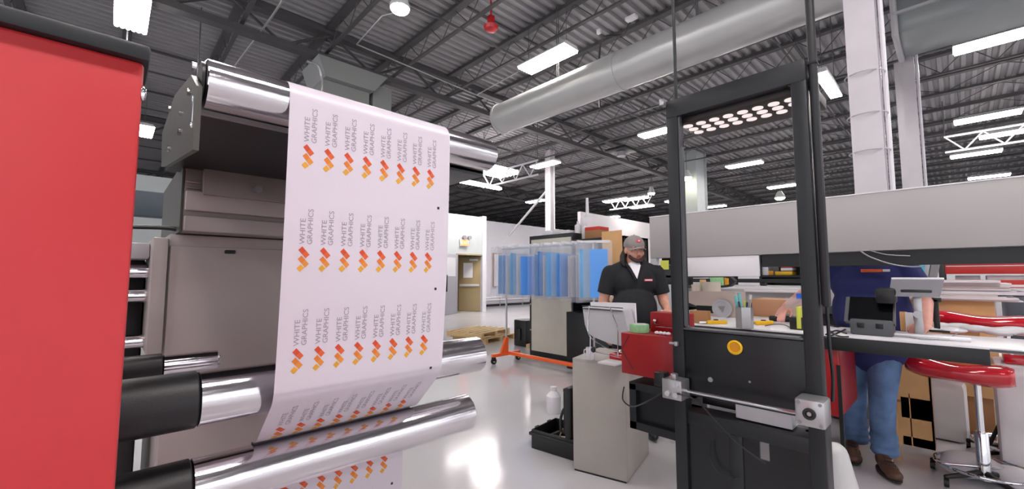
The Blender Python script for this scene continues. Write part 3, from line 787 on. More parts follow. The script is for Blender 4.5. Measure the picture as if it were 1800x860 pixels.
m = MB().lathe([(0.021, 0), (0.021, 0.008), (0.012, 0.008), (0.011, 0.002), (0, 0.002)], (gx, gc[0], gc[1]), 32, rm); m.build('shaft_seal', BLKR, gb)
MB().cyl((gx-0.006, gc[0], gc[1]), (gx-0.002, gc[0], gc[1]), 0.008, seg=6).build('shaft_end', ALU, gb)
m = MB()
for sy in (-1, 1):
    for sz in (-1, 1): m.cyl((gx-0.004, gc[0]+sy*0.036*(g0_.y-g1_.y)/0.1, gc[1]+sz*(gz1-gz0)*0.38), (gx+0.002, gc[0]+sy*0.036*(g0_.y-g1_.y)/0.1, gc[1]+sz*(gz1-gz0)*0.38), 0.006, seg=12)
m.build('corner_screw', GREYM, gb)
# lower cabinet of frames with dark panels
zf = zlow - 0.075
MB().box((TX+0.01, yR0+0.01, zf-0.06), (TX+0.13, yL0-0.03, zf), 0.004).build('cross_rail', BLK, tw_)
for a_, b_ in ((1280, 1304),):
    MB().box((TX+0.012, ty(b_, 800), 0), (TX+0.06, ty(a_, 800), zf-0.06), 0.003).build('mullion', BLK, tw_)
MB().box((TX+0.02, ty(1281, 800), 0.05), (TX+0.03, yL1, zf-0.06)).build('dark_panel', BLKP, tw_)
MB().box((TX+0.02, ty(1333, 800), 0.05), (TX+0.03, ty(1304, 800), zf-0.06)).build('dark_panel', BLKP, tw_)
MB().box((TX+0.02, ty(1350, 800), 0.05), (TX+0.03, ty(1333, 800), tz(1340, 812))).build('dark_panel', BLKP, tw_)
MB().box((TX+0.02, ty(1350, 800), tz(1340, 768)), (TX+0.03, ty(1333, 800), zf-0.06)).build('dark_panel', BLKP, tw_)
MB().box((TX+0.02, yR1, 0.05), (TX+0.03, ty(1350, 800), zf-0.06)).build('dark_panel', BLKP, tw_)
for y_ in (yL0-0.06, yR0+0.06): MB().box((TX+0.09, y_-0.03, 0), (TX+0.13, y_+0.03, zf), 0.003).build('rear_post', BLK, tw_)
MB().box((TX+0.07, yR0+0.004, 0), (TX+0.12, yR0+0.014, zlow)).build('side_panel', BLKP, tw_)
# white and black trays in the slot between panel and rail
MB().box((TX+0.05, ty(1386, 730), zlow-0.07), (TX+0.35, ty(1285, 715), zlow-0.008), 0.004).build('white_tray', WHT, tw_)
MB().box((TX+0.12, ty(1276, 710), zlow-0.06), (TX+0.35, ty(1215, 700), zlow-0.008), 0.004).build('black_tray', BLKM, tw_)
# red side boxes
q0, q1 = at(1092, 620, x=2.13), at(1180, 620, x=2.13)
zt_ = (at(1092, 586, x=2.13).z+at(1175, 592, x=2.13).z)/2; zb_ = (at(1092, 655, x=2.13).z+at(1165, 669, x=2.13).z)/2
rb = MB().box((2.13, yL0+0.001, zb_), (2.42, q0.y, zt_), 0.004).build('side_box', REDD, tw_); rb['label'] = 'dark red box on the left side'
MB().tube([(2.122, q0.y-0.06, zt_-0.01), (2.115, q0.y-0.02, zt_-0.08), (2.115, q0.y-0.02, zb_+0.12), (2.12, q0.y-0.08, zb_+0.03)], 0.002, 6).build('wire', BLKM, rb)
X1, X2 = 2.03, None
e0 = at(1470, 690, y=yR0-0.0); 
qa, qb = at(1468, 736, x=2.10), at(1445, 700, x=2.10)
yy0 = qa.y
xfar = 4.0
qa = at(1480, 735, x=3.40); yy0 = qa.y; xfar = 4.0
t = thing('red_side_cabinet', (3.6, yy0+0.1, qa.z), 'dark red metal box hanging under the bench just right of the black tower', 'cabinet')
MB().box((3.40, yy0, qa.z), (xfar, yy0+0.45, 0.98), 0.006).build('body', REDD, t)
MB().box((3.42, yy0-0.003, qa.z+0.02), (xfar-0.02, yy0, 0.93), 0.001).build('side_cover', REDD, t)
# frame below the left red box
LXF = 2.16
f0, f1 = at(1107, 720, x=LXF), at(1180, 720, x=LXF)
ft, fb = at(1107, 674, x=LXF).z, at(1107, 752, x=LXF).z
lf = MB()
lf.box((LXF, yL0, ft-0.03), (LXF+0.22, f0.y, ft+0.01)); lf.box((LXF, yL0, fb), (LXF+0.22, f0.y, fb+0.04)); lf.box((LXF, f0.y-0.04, fb), (LXF+0.22, f0.y, ft)); lf.box((LXF, yL0, fb), (LXF+0.22, yL0+0.012, ft))
lo = lf.build('lower_side_frame', BLK, tw_)
MB().box((LXF+0.03, yL0+0.01, fb+0.03), (LXF+0.21, f0.y-0.03, ft-0.02)).build('inset_panel', BLKP, lo)
# cables
m = MB().tube([at(1172, 686, x=RX-0.02), at(1140, 705, x=RX+0.0), at(1112, 715, x=2.05), at(1095, 703, x=2.1), at(1097, 680, x=2.12)], 0.004, 6)
m.tube([at(1190, 692, x=RX-0.04), at(1225, 705, x=TX-0.05), at(1262, 745, x=TX-0.03), at(1300, 782, x=TX-0.02), at(1345, 815, x=TX-0.02)], 0.0035, 6)
m.tube([at(1250, 775, x=TX-0.01), at(1248, 800, x=TX-0.01), at(1262, 830, x=TX-0.01), at(1295, 842, x=TX-0.01)], 0.003, 6)
m.build('loose_cable', BLKM, tw_)

# ------------------------------------------------------------------ pale cabinet, low, left of the tower
c0, c1_ = at(1008, 826, z=0), at(1104, 851, z=0)
d_ = Vector((c1_.x-c0.x, c1_.y-c0.y, 0)); fw = d_.length; ang = math.atan2(d_.y, d_.x)
bc = thing('pale_metal_cabinet', (c0.x, c0.y, 0), 'low beige metal cabinet standing on the floor left of the black tower', 'cabinet', rz=ang)
zc_ = (at(1008, 627, x=c0.x).z + at(1104, 643, x=c1_.x).z)/2
lbox(bc, (0, 0, 0.01), (fw, 0.55, zc_), 0.006).build('body', STEELG, bc)
lbox(bc, (0.004, -0.006, 0.012), (fw-0.004, 0.0, zc_-0.02), 0.002).build('front_panel', STEELG, bc)
lbox(bc, (0.01, -0.004, 0), (fw-0.01, 0.0, 0.012)).build('plinth', BLKM, bc)
def W(root, m): m.bm.transform(WM[root.as_pointer()]); return m
CT = zc_
# document holder on wire stand on the cabinet
hp = at(1062, 610, z=CT+0.0)
sc_ = 1.0
dh = thing('copy_holder', (hp.x+0.02, hp.y, CT), 'white laminated panel pack leaning on a wire stand on the beige cabinet', 'document holder', rz=ang)
X = 2.48
def hh(u, v, x=2.46): return at(u, v, x=x)
fr = [hh(1024, 540), hh(1096, 546), hh(1110, 607), hh(1090, 608), hh(1066, 602), hh(1042, 592), hh(1033, 585), hh(1028, 570)]
fr = [Vector((2.46+0.0, q.y, q.z)) for q in fr]
m = MB().prism(fr, (0.10, -0.0, 0.0)); m.build('panel_pack', GREYL, dh)
fr2 = [hh(1028, 532, 2.5), hh(1106, 534, 2.5), hh(1110, 606, 2.5), hh(1050, 600, 2.5), hh(1034, 585, 2.5)]
m = MB().prism([Vector((2.565, q.y, q.z)) for q in fr2], (0.02, 0, 0)); m.build('cover_sheet', WHT, dh)
for v in (538.5, 543.5):
    a_, b_ = hh(1024, v-0.2), hh(1094, v+2.5)
    MB().box((2.452, b_.y, (a_.z+b_.z)/2-0.003), (2.466, a_.y, (a_.z+b_.z)/2+0.002)).build('binding_strip', BLKM, dh)
m = MB()
m.tube([hh(1036, 537, 2.44), hh(1034, 565, 2.44), hh(1036, 590, 2.43), hh(1060, 609, 2.42), hh(1086, 617, 2.42), hh(1100, 618, 2.46)], 0.0035, 6)
m.tube([hh(1072, 540, 2.44), hh(1078, 556, 2.44), hh(1085, 575, 2.43), hh(1086, 600, 2.42), hh(1086, 626, 2.42)], 0.0035, 6)
m.tube([hh(1038, 617, 2.42), hh(1060, 622, 2.42), hh(1090, 628, 2.42)], 0.0035, 6)
m.tube([hh(1038, 590, 2.43), hh(1038, 622, 2.42)], 0.0035, 6)
m.build('wire_stand', CHROME2, dh)
kb = hh(1043, 615, 2.41); MB().ball(kb, (0.016, 0.016, 0.020), 3).build('black_knob', BLKM, dh)
mg = hh(1036, 622, 2.52); mg = (2.53, mg.y, CT)
mug = thing('white_mug', mg, 'white mug on the beige cabinet under the wire stand', 'mug')
MB().lathe([(0.028, 0), (0.030, 0.004), (0.030, 0.085), (0.027, 0.085), (0.026, 0.01), (0, 0.01)], mg).build('cup', WHT, mug)
MB().tube([(mg[0], mg[1]+0.03, CT+0.07), (mg[0], mg[1]+0.052, CT+0.06), (mg[0], mg[1]+0.052, CT+0.03), (mg[0], mg[1]+0.03, CT+0.02)], 0.004, 6).build('handle', WHT, mug)
pp = hh(1072, 620, 2.50); tag(box((2.455, pp.y-0.07, CT), (2.60, pp.y+0.07, CT+0.012), 0.002).build('paper_pad', WHTM), 'small pad of white papers lying on the beige cabinet', 'papers')
pp = hh(1082, 611, 2.58); tag(box((2.62, pp.y-0.10, CT), (2.70, pp.y+0.08, CT+0.045), 0.004).build('red_folder', REDG), 'red box edge lying behind the white panel pack on the cabinet', 'box')
# things on the left red box
gt = at(1127, 590, z=zt_); gx_, gy_ = 2.20, at(1124, 580, x=2.20).y
gy_ = at(1124, 580, x=2.22).y
g = thing('masking_tape', (2.22, gy_, zt_), 'roll of pale green masking tape on top of the dark red box', 'tape')
MB().lathe([(0.052, 0), (0.054, 0.002), (0.054, 0.044), (0.052, 0.046), (0.040, 0.046), (0.040, 0.001)], (2.22, gy_, zt_), 40).build('tape_ring', GREEN, g)
MB().lathe([(0.040, 0.001), (0.040, 0.047), (0.036, 0.047), (0.036, 0.001)], (2.22, gy_, zt_), 40).build('core', WHTM, g)
rt = thing('red_cash_box', (2.35, at(1176, 570, x=2.35).y, zt_), 'small dark red metal box with a silver knob behind the tape roll', 'box')
ra, rb_ = at(1143, 570, x=2.31), at(1207, 570, x=2.31)
MB().box((2.31, rb_.y, zt_), (2.41, ra.y, at(1150, 549, x=2.31).z), 0.004).build('body', REDD, rt)
q = at(1151, 564, x=2.30); m = MB().ball((2.30, q.y, q.z), 0.011, 2); m.tube([(2.295, q.y, q.z), (2.285, q.y-0.01, q.z-0.015), (2.29, q.y-0.03, q.z-0.02)], 0.003, 6); m.build('knob', CHROME2, rt)
q = at(1170, 576, x=2.29); MB().cyl((2.29, q.y+0.06, q.z), (2.29, q.y-0.05, q.z), 0.003, seg=8).build('rail', CHROME2, rt)
pw = at(1170, 588, x=2.24); m = MB()
for k in range(4): m.ball((2.20, pw.y+0.03-0.022*k, zt_+0.009), (0.014, 0.013, 0.010), 2)
tag(m.build('crumpled_tissue', WHT), 'crumpled white tissue on the dark red box beside the tower post', 'tissue')
pv = at(1188, 592, x=1.99); m = MB().cyl((1.985, pv.y+0.03, zt_-0.004), (1.985, pv.y-0.005, zt_-0.004), 0.006, seg=12); m.box((1.975, pv.y-0.012, zt_-0.014), (1.998, pv.y+0.004, zt_+0.006), 0.002)
m.build('latch_bolt', ALU, tw_)

# ------------------------------------------------------------------ open tool case on the floor
q0 = at(930, 772, z=0); 
tc = thing('tool_case', (0, 0, 0), 'open black plastic tool case on the floor beside the beige cabinet', 'tool case', rz=0)
a0, a1, a2 = at(934, 788, z=0), at(992, 806, z=0), None
ax = (Vector((a1.x-a0.x, a1.y-a0.y, 0))); L1 = ax.length; an = math.atan2(ax.y, ax.x)
bpy.data.objects.remove(tc)
tc = thing('tool_case', (a0.x, a0.y, 0), 'open black plastic tool case on the floor beside the beige cabinet', 'tool case', rz=an)
dp = 0.36; hh_ = 0.15
m = MB(); t_ = 0.012
m.box((0, 0, 0), (L1+0.16, dp, t_), 0.005)
m.box((0, 0, 0), (L1+0.16, t_, hh_), 0.005); m.box((0, dp-t_, 0), (L1+0.16, dp, hh_), 0.005); m.box((0, 0, 0), (t_, dp, hh_), 0.005); m.box((L1+0.16-t_, 0, 0), (L1+0.16, dp, hh_), 0.005)
m.box((-0.015, -0.015, hh_-0.045), (L1+0.17, 0.0, hh_-0.02), 0.005); m.box((-0.015, 0, hh_-0.045), (0, dp, hh_-0.02), 0.005)
W(tc, m).build('lower_shell', BLKM, tc)
m = MB()
m.box((L1+0.0, 0.0, hh_-0.01), (L1+0.06, dp, hh_+0.38), 0.02); m.box((L1-0.02, 0.02, hh_+0.02), (L1+0.0, dp-0.02, hh_+0.34), 0.008)
W(tc, m).build('lid', BLKM, tc)
for yy_ in (0.08, 0.26): W(tc, MB().box((-0.024, yy_, hh_-0.06), (-0.012, yy_+0.05, hh_-0.005), 0.003)).build('latch', BLKR, tc)
W(tc, MB().tube([(L1-0.03, 0.05, hh_+0.20), (L1-0.06, 0.05, hh_+0.12), (L1-0.06, 0.05, hh_+0.02)], 0.012, 8)).build('lid_stay', BLKR, tc)
W(tc, MB().box((L1-0.03, 0.1, hh_+0.31), (L1-0.07, 0.24, hh_+0.34), 0.006)).build('handle', BLKM, tc)
def Wp(root, p): return WM[root.as_pointer()] @ Vector(p)
for nm, lb, ct, pts, mt_, r in (
    ('pliers', 'cream handled tool lying in the open black case', 'tool', [(0.10, 0.15, 0.10), (0.22, 0.12, 0.13), (0.24, 0.14, 0.18)], CREAM, 0.009),
    ('cable_bundle', 'dark cable coil in the open black case', 'cable', [(0.06, 0.10, 0.08), (0.12, 0.24, 0.11), (0.20, 0.2, 0.09), (0.12, 0.08, 0.12)], BLKR, 0.02),
    ('wooden_stick', 'thin pale stick poking out of the black tool case', 'tool', [(0.16, 0.06, 0.06), (0.20, 0.10, 0.20)], CARD, 0.005)):
    m = MB().tube([Wp(tc, (p[0]*L1/0.26, p[1], p[2]-0.02)) for p in pts], r, 8); tag(m.build(nm, mt_), lb, ct)
q = at(978, 722, z=0.13); jb = (q.x+0.25, q.y+0.25, 0); t = thing('white_jug', jb, 'white plastic bottle on the floor behind the open black case', 'bottle')
MB().lathe([(0.07, 0), (0.075, 0.01), (0.075, 0.17), (0.03, 0.22), (0.03, 0.24)], jb).build('body', WHT, t)
MB().lathe([(0.034, 0.235), (0.034, 0.26)], jb).build('cap', WHTM, t)
# ------------------------------------------------------------------ tall cabinet with cream doors and black open part
KX = 5.45
k0 = at(931, 520, x=KX); k1 = at(1007, 520, x=KX); k2 = at(1099, 520, x=KX)
kt = (at(931, 414, x=KX).z + at(1005, 411, x=KX).z)/2
kc = thing('tall_storage_cabinet', (KX+0.3, (k0.y+k2.y)/2, 0), 'tall black framed cabinet with a cream side panel behind the hanging blue sleeves', 'cabinet')
MB().box((KX, k1.y, 0.0), (KX+0.7, k0.y, kt), 0.005).build('frame', BLK, kc)
MB().box((KX-0.02, k1.y+0.02, 0.10), (KX, k0.y-0.06, kt-0.07), 0.003).build('cream_panel', CREAM, kc)['label'] = 'cream panel'
m = MB(); m.box((KX, k2.y, 0), (KX+0.7, k2.y+0.03, kt-0.12)); m.box((KX+0.66, k2.y, 0), (KX+0.7, k1.y, kt-0.12)); m.box((KX, k2.y, kt-0.15), (KX+0.7, k1.y, kt-0.12)); m.box((KX, k2.y, 0.05), (KX+0.7, k1.y, 0.1)); m.box((KX, k2.y, 0.8), (KX+0.7, k1.y, 0.83))
m.build('open_rack', BLKM, kc)
m = MB()
for z in (1.75, 1.5, 0.45, 0.9): m.cyl((KX-0.015, k0.y-0.03, z), (KX+0.001, k0.y-0.03, z), 0.014, seg=12)
m.build('bolt', ALU, kc)
KT = kt
# stuff on top of it
def ontop(u, X): return at(u, 412, x=X).y
def bottle_(name, X, Y, z, r, h, label, grp=None, m_=WHT, cap=WHTM):
    t = thing(name, (X, Y, z), label, 'bottle', group=grp)
    MB().lathe([(r*0.92, 0), (r, r*0.1), (r, h*0.68), (r*0.35, h*0.82), (r*0.3, h*0.86)], (X, Y, z), 20).build('body', m_, t)
    MB().lathe([(r*0.36, h*0.85), (r*0.36, h)], (X, Y, z), 16).build('cap', cap, t)
    return t
X = KX+0.3
bottle_('spray_bottle', X, ontop(1016, X), KT, 0.055, 0.22, 'left white bottle on top of the tall black cabinet')
bottle_('spray_bottle', X, ontop(1028, X), KT-0.12, 0.055, 0.30, 'right white bottle on top of the tall black cabinet')
yb = ontop(1026, X); 
t = thing('white_funnel', (X+0.15, yb, KT-0.12), 'tall thin white spout standing up behind the white bottles', 'funnel')
MB().lathe([(0.10, 0), (0.13, 0.30), (0.12, 0.40), (0.03, 0.46), (0.022, 0.75)], (X+0.15, yb+0.03, KT-0.12), 24).build('body', WHT, t)
ya, yb = ontop(1061, X), ontop(1034, X)
t = thing('carton', (X, (ya+yb)/2, KT-0.12), 'brown carton with a red top stripe on the tall black cabinet', 'box')
MB().box((X-0.12, ya, KT-0.12), (X+0.15, yb-0.02, KT+0.06), 0.003).build('body', CARDD, t)
MB().box((X-0.121, ya-0.001, KT+0.03), (X+0.151, yb-0.019, KT+0.085), 0.003).build('red_band', REDS, t)
ya, yb = ontop(1008, X), ontop(962, X)
tag(box((X-0.15, yb-0.26, KT), (X+0.15, yb, KT+0.10), 0.02).build('white_box', WHT), 'low white box at the left end on top of the cream cabinet', 'box')
tag(box((X-0.1, ya+0.02, KT), (X+0.1, ya+0.20, KT+0.08), 0.01).build('white_box', WHTM), 'small white box beside the bottles on the cabinet top', 'box')
# cardboard sheets leaning on the rack
for i, (u0, u1, ut0, ut1, mt_) in enumerate(((1068, 1092, 1047, 1082, CARD), (1062, 1080, 1050, 1066, CARDD), (1060, 1072, 1047, 1058, CARD))):
    xx = KX-0.30+0.05*i
    b0, b1, t0, t1 = at(u0+8, 560, x=xx), at(u1+8, 560, x=xx), at(ut0, 405, x=xx), at(ut1, 405, x=xx)
    zt2 = 2.05-0.02*i
    m = MB().prism([(xx-0.02, b0.y, 0.85), (xx-0.02, b1.y, 0.85), (xx+0.15, t1.y, zt2), (xx+0.15, t0.y, zt2)], (0.012, 0, 0.004))
    tag(m.build('cardboard_sheet', mt_), ['widest cardboard sheet leaning on the black rack left of the standing man', 'darker cardboard sheet wedged between the leaning ones', 'leftmost narrow cardboard sheet leaning beside the blue sleeves'][i], 'cardboard')
# leaning ledge that carries them
tag(box((KX-0.36, k2.y+0.05, 0.0), (KX-0.02, k1.y-0.15, 0.85), 0.01).build('black_bin', BLKM), 'low black bin under the leaning cardboard sheets', 'bin')
# black tower speaker thing left of the cabinet
p = at(913, 609, z=0); t = thing('black_waste_bin', (p.x+0.15, p.y, 0), 'small black upright box beside the pallets left of the cream cabinet', 'box')
MB().box((p.x, p.y-0.18, 0.0), (p.x+0.35, p.y+0.16, 0.52), 0.02).build('body', BLKM, t)
MB().box((p.x-0.03, p.y-0.05, 0.12), (p.x, p.y+0.08, 0.35), 0.01).build('front_box', BLKR, t)
tag(box((p.x-0.02, p.y-0.3, 0.0), (p.x+0.25, p.y-0.2, 0.07), 0.01).build('wood_block', WOOD), 'light wooden block on the floor under the black box', 'wood block')
# pallets
def pallet(cx, cy, z, rz, lb, L_=1.1, W__=0.9):
    t = thing('wooden_pallet', (cx, cy, z), lb, 'pallet', rz=rz)
    for k in range(6): W(t, MB().box((-L_/2, -W__/2+k*W__/5.6, 0.10), (L_/2, -W__/2+k*W__/5.6+0.10, 0.12), 0.002)).build('deck_board', WOOD, t)
    for k in range(3): W(t, MB().box((-L_/2+k*(L_-0.09)/2, -W__/2, 0.015), (-L_/2+k*(L_-0.09)/2+0.09, W__/2, 0.10), 0.002)).build('stringer', WOOD, t)
    for k in range(3): W(t, MB().box((-L_/2, -W__/2+k*(W__-0.1)/2, 0), (L_/2, -W__/2+k*(W__-0.1)/2+0.1, 0.015))).build('bottom_board', WOOD, t)
p = at(868, 596, z=0.05); pallet(p.x, p.y+0.3, 0, R(12), 'wooden pallet lying on the floor under the other one')
pallet(p.x-0.15, p.y+0.32, 0.122, R(16), 'upper wooden pallet stacked behind the garment rack')

# ------------------------------------------------------------------ rolling rack with hanging sleeves
GX = 4.75
g_a, g_b = at(872, 440, x=GX), at(1045, 420, x=GX)
gz = 1.84
gr = thing('rolling_rack', (GX, (g_a.y+g_b.y)/2, 0), 'rolling rack with orange base and grey posts carrying clear sleeves', 'rack')
yl, yr = at(890, 560, x=GX).y, at(1043, 470, x=GX).y
MB().cyl((GX, yl+0.1, gz), (GX, yr-0.05, gz), 0.014, seg=14).build('top_rail', ALU, gr)
for yy_ in (yl, yr): MB().cyl((GX, yy_, 0.14), (GX, yy_, gz+0.03), 0.016, seg=14).build('post', ALU, gr)
for yy_ in (yl, yr):
    MB().box((GX-0.30, yy_-0.025, 0.11), (GX+0.30, yy_+0.025, 0.16), 0.004).build('foot_bar', ORANGE, gr)
    m = MB().prism([(GX-0.13, yy_-0.02, 0.15), (GX-0.02, yy_-0.02, 0.40), (GX+0.03, yy_-0.02, 0.40), (GX+0.03, yy_-0.02, 0.15)], (0, 0.04, 0)); m.build('gusset', ORANGE, gr)
    for sx in (-0.27, 0.27):
        c_ = MB().cyl((GX+sx, yy_-0.014, 0.05), (GX+sx, yy_+0.014, 0.05), 0.05, seg=22); c_.box((GX+sx-0.02, yy_-0.03, 0.05), (GX+sx+0.02, yy_-0.018, 0.11)); c_.box((GX+sx-0.02, yy_+0.018, 0.05), (GX+sx+0.02, yy_+0.03, 0.11))
        cc = c_.build('caster', BLKM, gr)
        MB().cyl((GX+sx, yy_-0.016, 0.05), (GX+sx, yy_+0.016, 0.05), 0.022, seg=16).build('hub', GREYL, cc)
MB().box((GX+0.02, yr, 0.12), (GX+0.07, yl, 0.17), 0.004).build('long_bar', ORANGE, gr)
rng = random.Random(5)
zb = 1.05
n = 15
for i in range(n):
    f = i/(n-1); yy_ = yl+0.10 + (yr+0.0-yl-0.14)*f
    wd = 0.50 if i < 12 else 0.44
    tilt = rng.uniform(-0.30, 0.10) if i < n-1 else -0.95
    col = [BLUEL, BLUES, WHT, BLUEL, WHT, BLUES, BLUEL, BLUES, WHT, BLUEL, BLUES, WHT, WHT, BLUEL, BLUES][i]
    lb = ['leftmost sleeve on the rolling rack, holding light blue sheets'] + ['clear sleeve with %s sheet hanging in the middle of the rolling rack' % ('blue' if c in (1, 5, 7, 10) else 'light blue' if c in (3, 6, 9, 13) else 'white') for c in range(1, n-1)] + ['rightmost clear sleeve turned towards us with a bright blue sheet']
    t = thing('clear_sleeve', (GX, yy_, gz), lb[i], 'plastic sleeve', rz=tilt, group='clear sleeves hanging on the rolling rack')
    x0, x1 = -wd/2+rng.uniform(-.02, .02), wd/2
    W(t, MB().box((x0, -0.003, zb-gz+rng.uniform(-.02, .03)), (x1, 0.003, 0.03))).build('sleeve', SLEEVE, t)
    bx0, bx1 = x0+0.06, x1-0.06
    W(t, MB().box((bx0+rng.uniform(0, 0.1), -0.0012, zb-gz+0.05), (bx1, 0.0012, -0.12+rng.uniform(-.04, .04)))).build('sheet', col, t)
    W(t, MB().box((x0+0.03, -0.006, 0.0), (x1-0.03, 0.006, 0.035), 0.002)).build('hanger_bar', WHT, t)

# ------------------------------------------------------------------ white workbench
BZ = 1.01; BX = 3.38
wb = thing('workbench', (BX+0.3, 0.0, 0), 'long white topped workbench with a black front apron behind the tower', 'workbench')
MB().box((BX, -2.4, BZ-0.025), (BX+0.58, 1.68, BZ), 0.003).build('bench_top', WHT, wb)
MB().box((BX+0.58, 0.95, BZ-0.025), (BX+1.6, 2.1, BZ), 0.003).build('bench_wing_top', WHT, wb)
ye = at(1740, 620, x=BX).y
MB().box((BX-0.006, ye, BZ-0.095), (BX+0.03, 1.68, BZ-0.012), 0.002).build('front_apron', BLKM, wb)
MB().box((BX-0.006, -2.4, BZ-0.022), (BX, ye, BZ-0.008)).build('edge_band', GREYD, wb)
for x, y in ((BX+0.05, 1.6), (BX+0.57, -0.9), (BX+1.53, 2.0), (BX+1.53, 1.02), (BX+0.57, -2.3), (BX+0.05, -2.3)): MB().box((x-0.025, y-0.025, 0), (x+0.025, y+0.025, BZ-0.025)).build('leg', ALU, wb)
def onb(u, v): return at(u, v, z=BZ)
# pen cup
p = onb(1307, 577); p.x += 0.03
t = thing('pen_cup', (p.x, p.y, BZ), 'grey mesh pen cup full of pens behind the tower window', 'pen cup')
MB().lathe([(0.056, 0), (0.058, 0.004), (0.060, 0.15), (0.056, 0.15), (0.054, 0.01), (0, 0.01)], (p.x, p.y, BZ), 6).build('cup', ALU, t)
for i, (dx, dy, h, mt_, r, nm) in enumerate(((0.02, 0.03, 0.25, TEAL, 0.012, 'teal pen'), (0.0, 0.045, 0.23, TEAL, 0.011, 'second teal pen'), (-0.02, 0.02, 0.19, GREYD, 0.008, 'grey pen'), (0.0, -0.005, 0.20, LIME, 0.006, 'green pen'), (0.02, -0.03, 0.24, CREAM, 0.010, 'cream handled brush'), (-0.02, -0.04, 0.21, ALU, 0.006, 'steel pen'), (0.03, 0.0, 0.18, BLUEP, 0.006, 'blue pen'))):
    m = MB().cyl((p.x+dx*0.5, p.y+dy*0.5, BZ+0.02), (p.x+dx*1.2, p.y+dy*1.3, BZ+h), r*0.8, r, 10)
    tag(m.build('pen', mt_), nm + ' standing in the grey mesh pen cup', 'pen', group='pens in the mesh cup')
# utility cutters
for i, (u, v, rz) in enumerate(((1262, 570, -60), (1345, 571, -50))):
    p = onb(u, v); t = thing('utility_cutter', (p.x, p.y, BZ), ['yellow utility cutter lying between the carton block and the pen cup', 'yellow utility cutter lying right of the pen cup'][i], 'cutter', rz=R(rz+20))
    W(t, MB().box((-0.09, -0.018, 0), (0.07, 0.018, 0.03), 0.008)).build('body', YEL, t)
    W(t, MB().box((-0.03, -0.012, 0.03), (0.0, 0.012, 0.038), 0.003)).build('slider', BLKM, t)
    W(t, MB().box((-0.15, -0.001, 0.008), (-0.08, 0.001, 0.022))).build('blade', CHROME2, t)
# small kraft block, yellow pad, red block
p = onb(1229, 569); t = tag(box((p.x, p.y-0.07, BZ), (p.x+0.06, p.y+0.075, BZ+0.10), 0.004).build('kraft_box', CARDD), 'small brown kraft box behind the left side of the tower window', 'box')
p = onb(1215, 573); tag(box((3.40, 1.48, BZ), (3.50, 1.65, BZ+0.006)).build('sticky_pad', mat('pale_yellow', (238, 230, 160), 0.6)), 'pale yellow sheet lying left of the yellow cutter', 'paper')
# tape gun / roll holder: beige body with black window and clear tape reel
p = onb(1250, 558); X = p.x+0.1
t = thing('label_dispenser', (X, p.y, BZ), 'beige sloped label dispenser with a black opening on the bench', 'dispenser')
a_, b_ = at(1208, 520, x=X), at(1292, 520, x=X); zt3, zb3 = at(1250, 513, x=X).z, at(1250, 540, x=X).z
m = MB().prism([(X, b_.y, BZ), (X, b_.y, zt3), (X, a_.y-0.02, zt3), (X, a_.y+0.02, zt3-0.10), (X, a_.y-0.1, zb3), (X, a_.y-0.1, BZ)], (0.28, 0, 0)); m.build('housing', mat('beige_plastic', (205, 188, 178), 0.5), t)
MB().box((X-0.006, a_.y-0.28, BZ+0.03), (X+0.002, a_.y-0.09, zb3+0.01)).build('opening', BLKM, t)
q = at(1269, 543, x=X-0.03)
t2 = thing('tape_reel', (X-0.03, q.y, q.z-0.08), 'round pale tape reel fixed on the front of the beige dispenser', 'tape')
MB().lathe([(0.075, 0), (0.085, 0.004), (0.085, 0.03), (0.07, 0.03), (0.066, 0.022), (0.03, 0.02), (0, 0.02)], (X-0.008, q.y, q.z), 36, rm).build('reel', GREYL, t2)
m = MB().prism([(X-0.034, q.y+0.035, q.z+0.02), (X-0.034, q.y-0.03, q.z+0.025), (X-0.034, q.y-0.005, q.z-0.035)], (0.006, 0, 0)); m.build('hub', GREYM, t2)
# white tape rolls on the dispenser
for u0, r, h, lb in ((1226, 0.055, 0.065, 'left white tape roll on the beige dispenser'), (1250, 0.085, 0.09, 'right larger white tape roll on the beige dispenser')):
    y_ = at(u0, 505, x=X+0.14).y
    tag(MB().lathe([(r, 0), (r, h), (r*0.55, h), (r*0.55, 0.002)], (X+0.14, y_, zt3), 30).build('tape_roll', mat('tape_cream', (232, 222, 208), 0.45)), lb, 'tape')
# cardboard box behind the pen cup
p = onb(1352, 556); X = at(1352, 556, z=BZ).x
X = 4.45
a_, b_ = at(1322, 545, x=X), at(1408, 545, x=X)
zt4 = at(1360, 527, x=X).z
tag(box((X, b_.y, BZ), (X+0.35, a_.y, zt4), 0.004).build('cardboard_box', mat('card_peach', (222, 170, 130), 0.7)), 'flat brown cardboard box on the bench between pen cup and the reaching hand', 'box')
# handheld device under the hand, cable, lime level, clear box
p = onb(1378, 566); HP = Vector((p.x+0.02, p.y, BZ))
t = thing('black_stapler', (HP.x, HP.y, BZ), 'black handheld device under the fingers of the reaching person', 'device', rz=R(-70))
W(t, MB().box((-0.11, -0.035, 0), (0.12, 0.035, 0.045), 0.012)).build('body', BLKM, t)
W(t, MB().box((-0.06, -0.028, 0.045), (0.06, 0.028, 0.062), 0.008)).build('top_cover', GREYM, t)
m = MB().tube([onb(1345, 574)+Vector((0, 0, 0.004)), onb(1362, 571)+Vector((0, 0, 0.004)), onb(1378, 572)+Vector((0, 0, 0.004)), onb(1392, 578)+Vector((0, 0, 0.004))], 0.003, 6)
tag(m.build('thin_wire', GREYD), 'thin dark wire curled on the bench beside the right cutter', 'wire')
p = onb(1397, 580); X = p.x
t = thing('lime_case', (X, p.y, BZ), 'black and lime coloured upright case at the right side of the tower window', 'case')
a_, b_ = at(1387, 560, x=X), at(1412, 560, x=X); zt5 = at(1395, 558, x=X).z
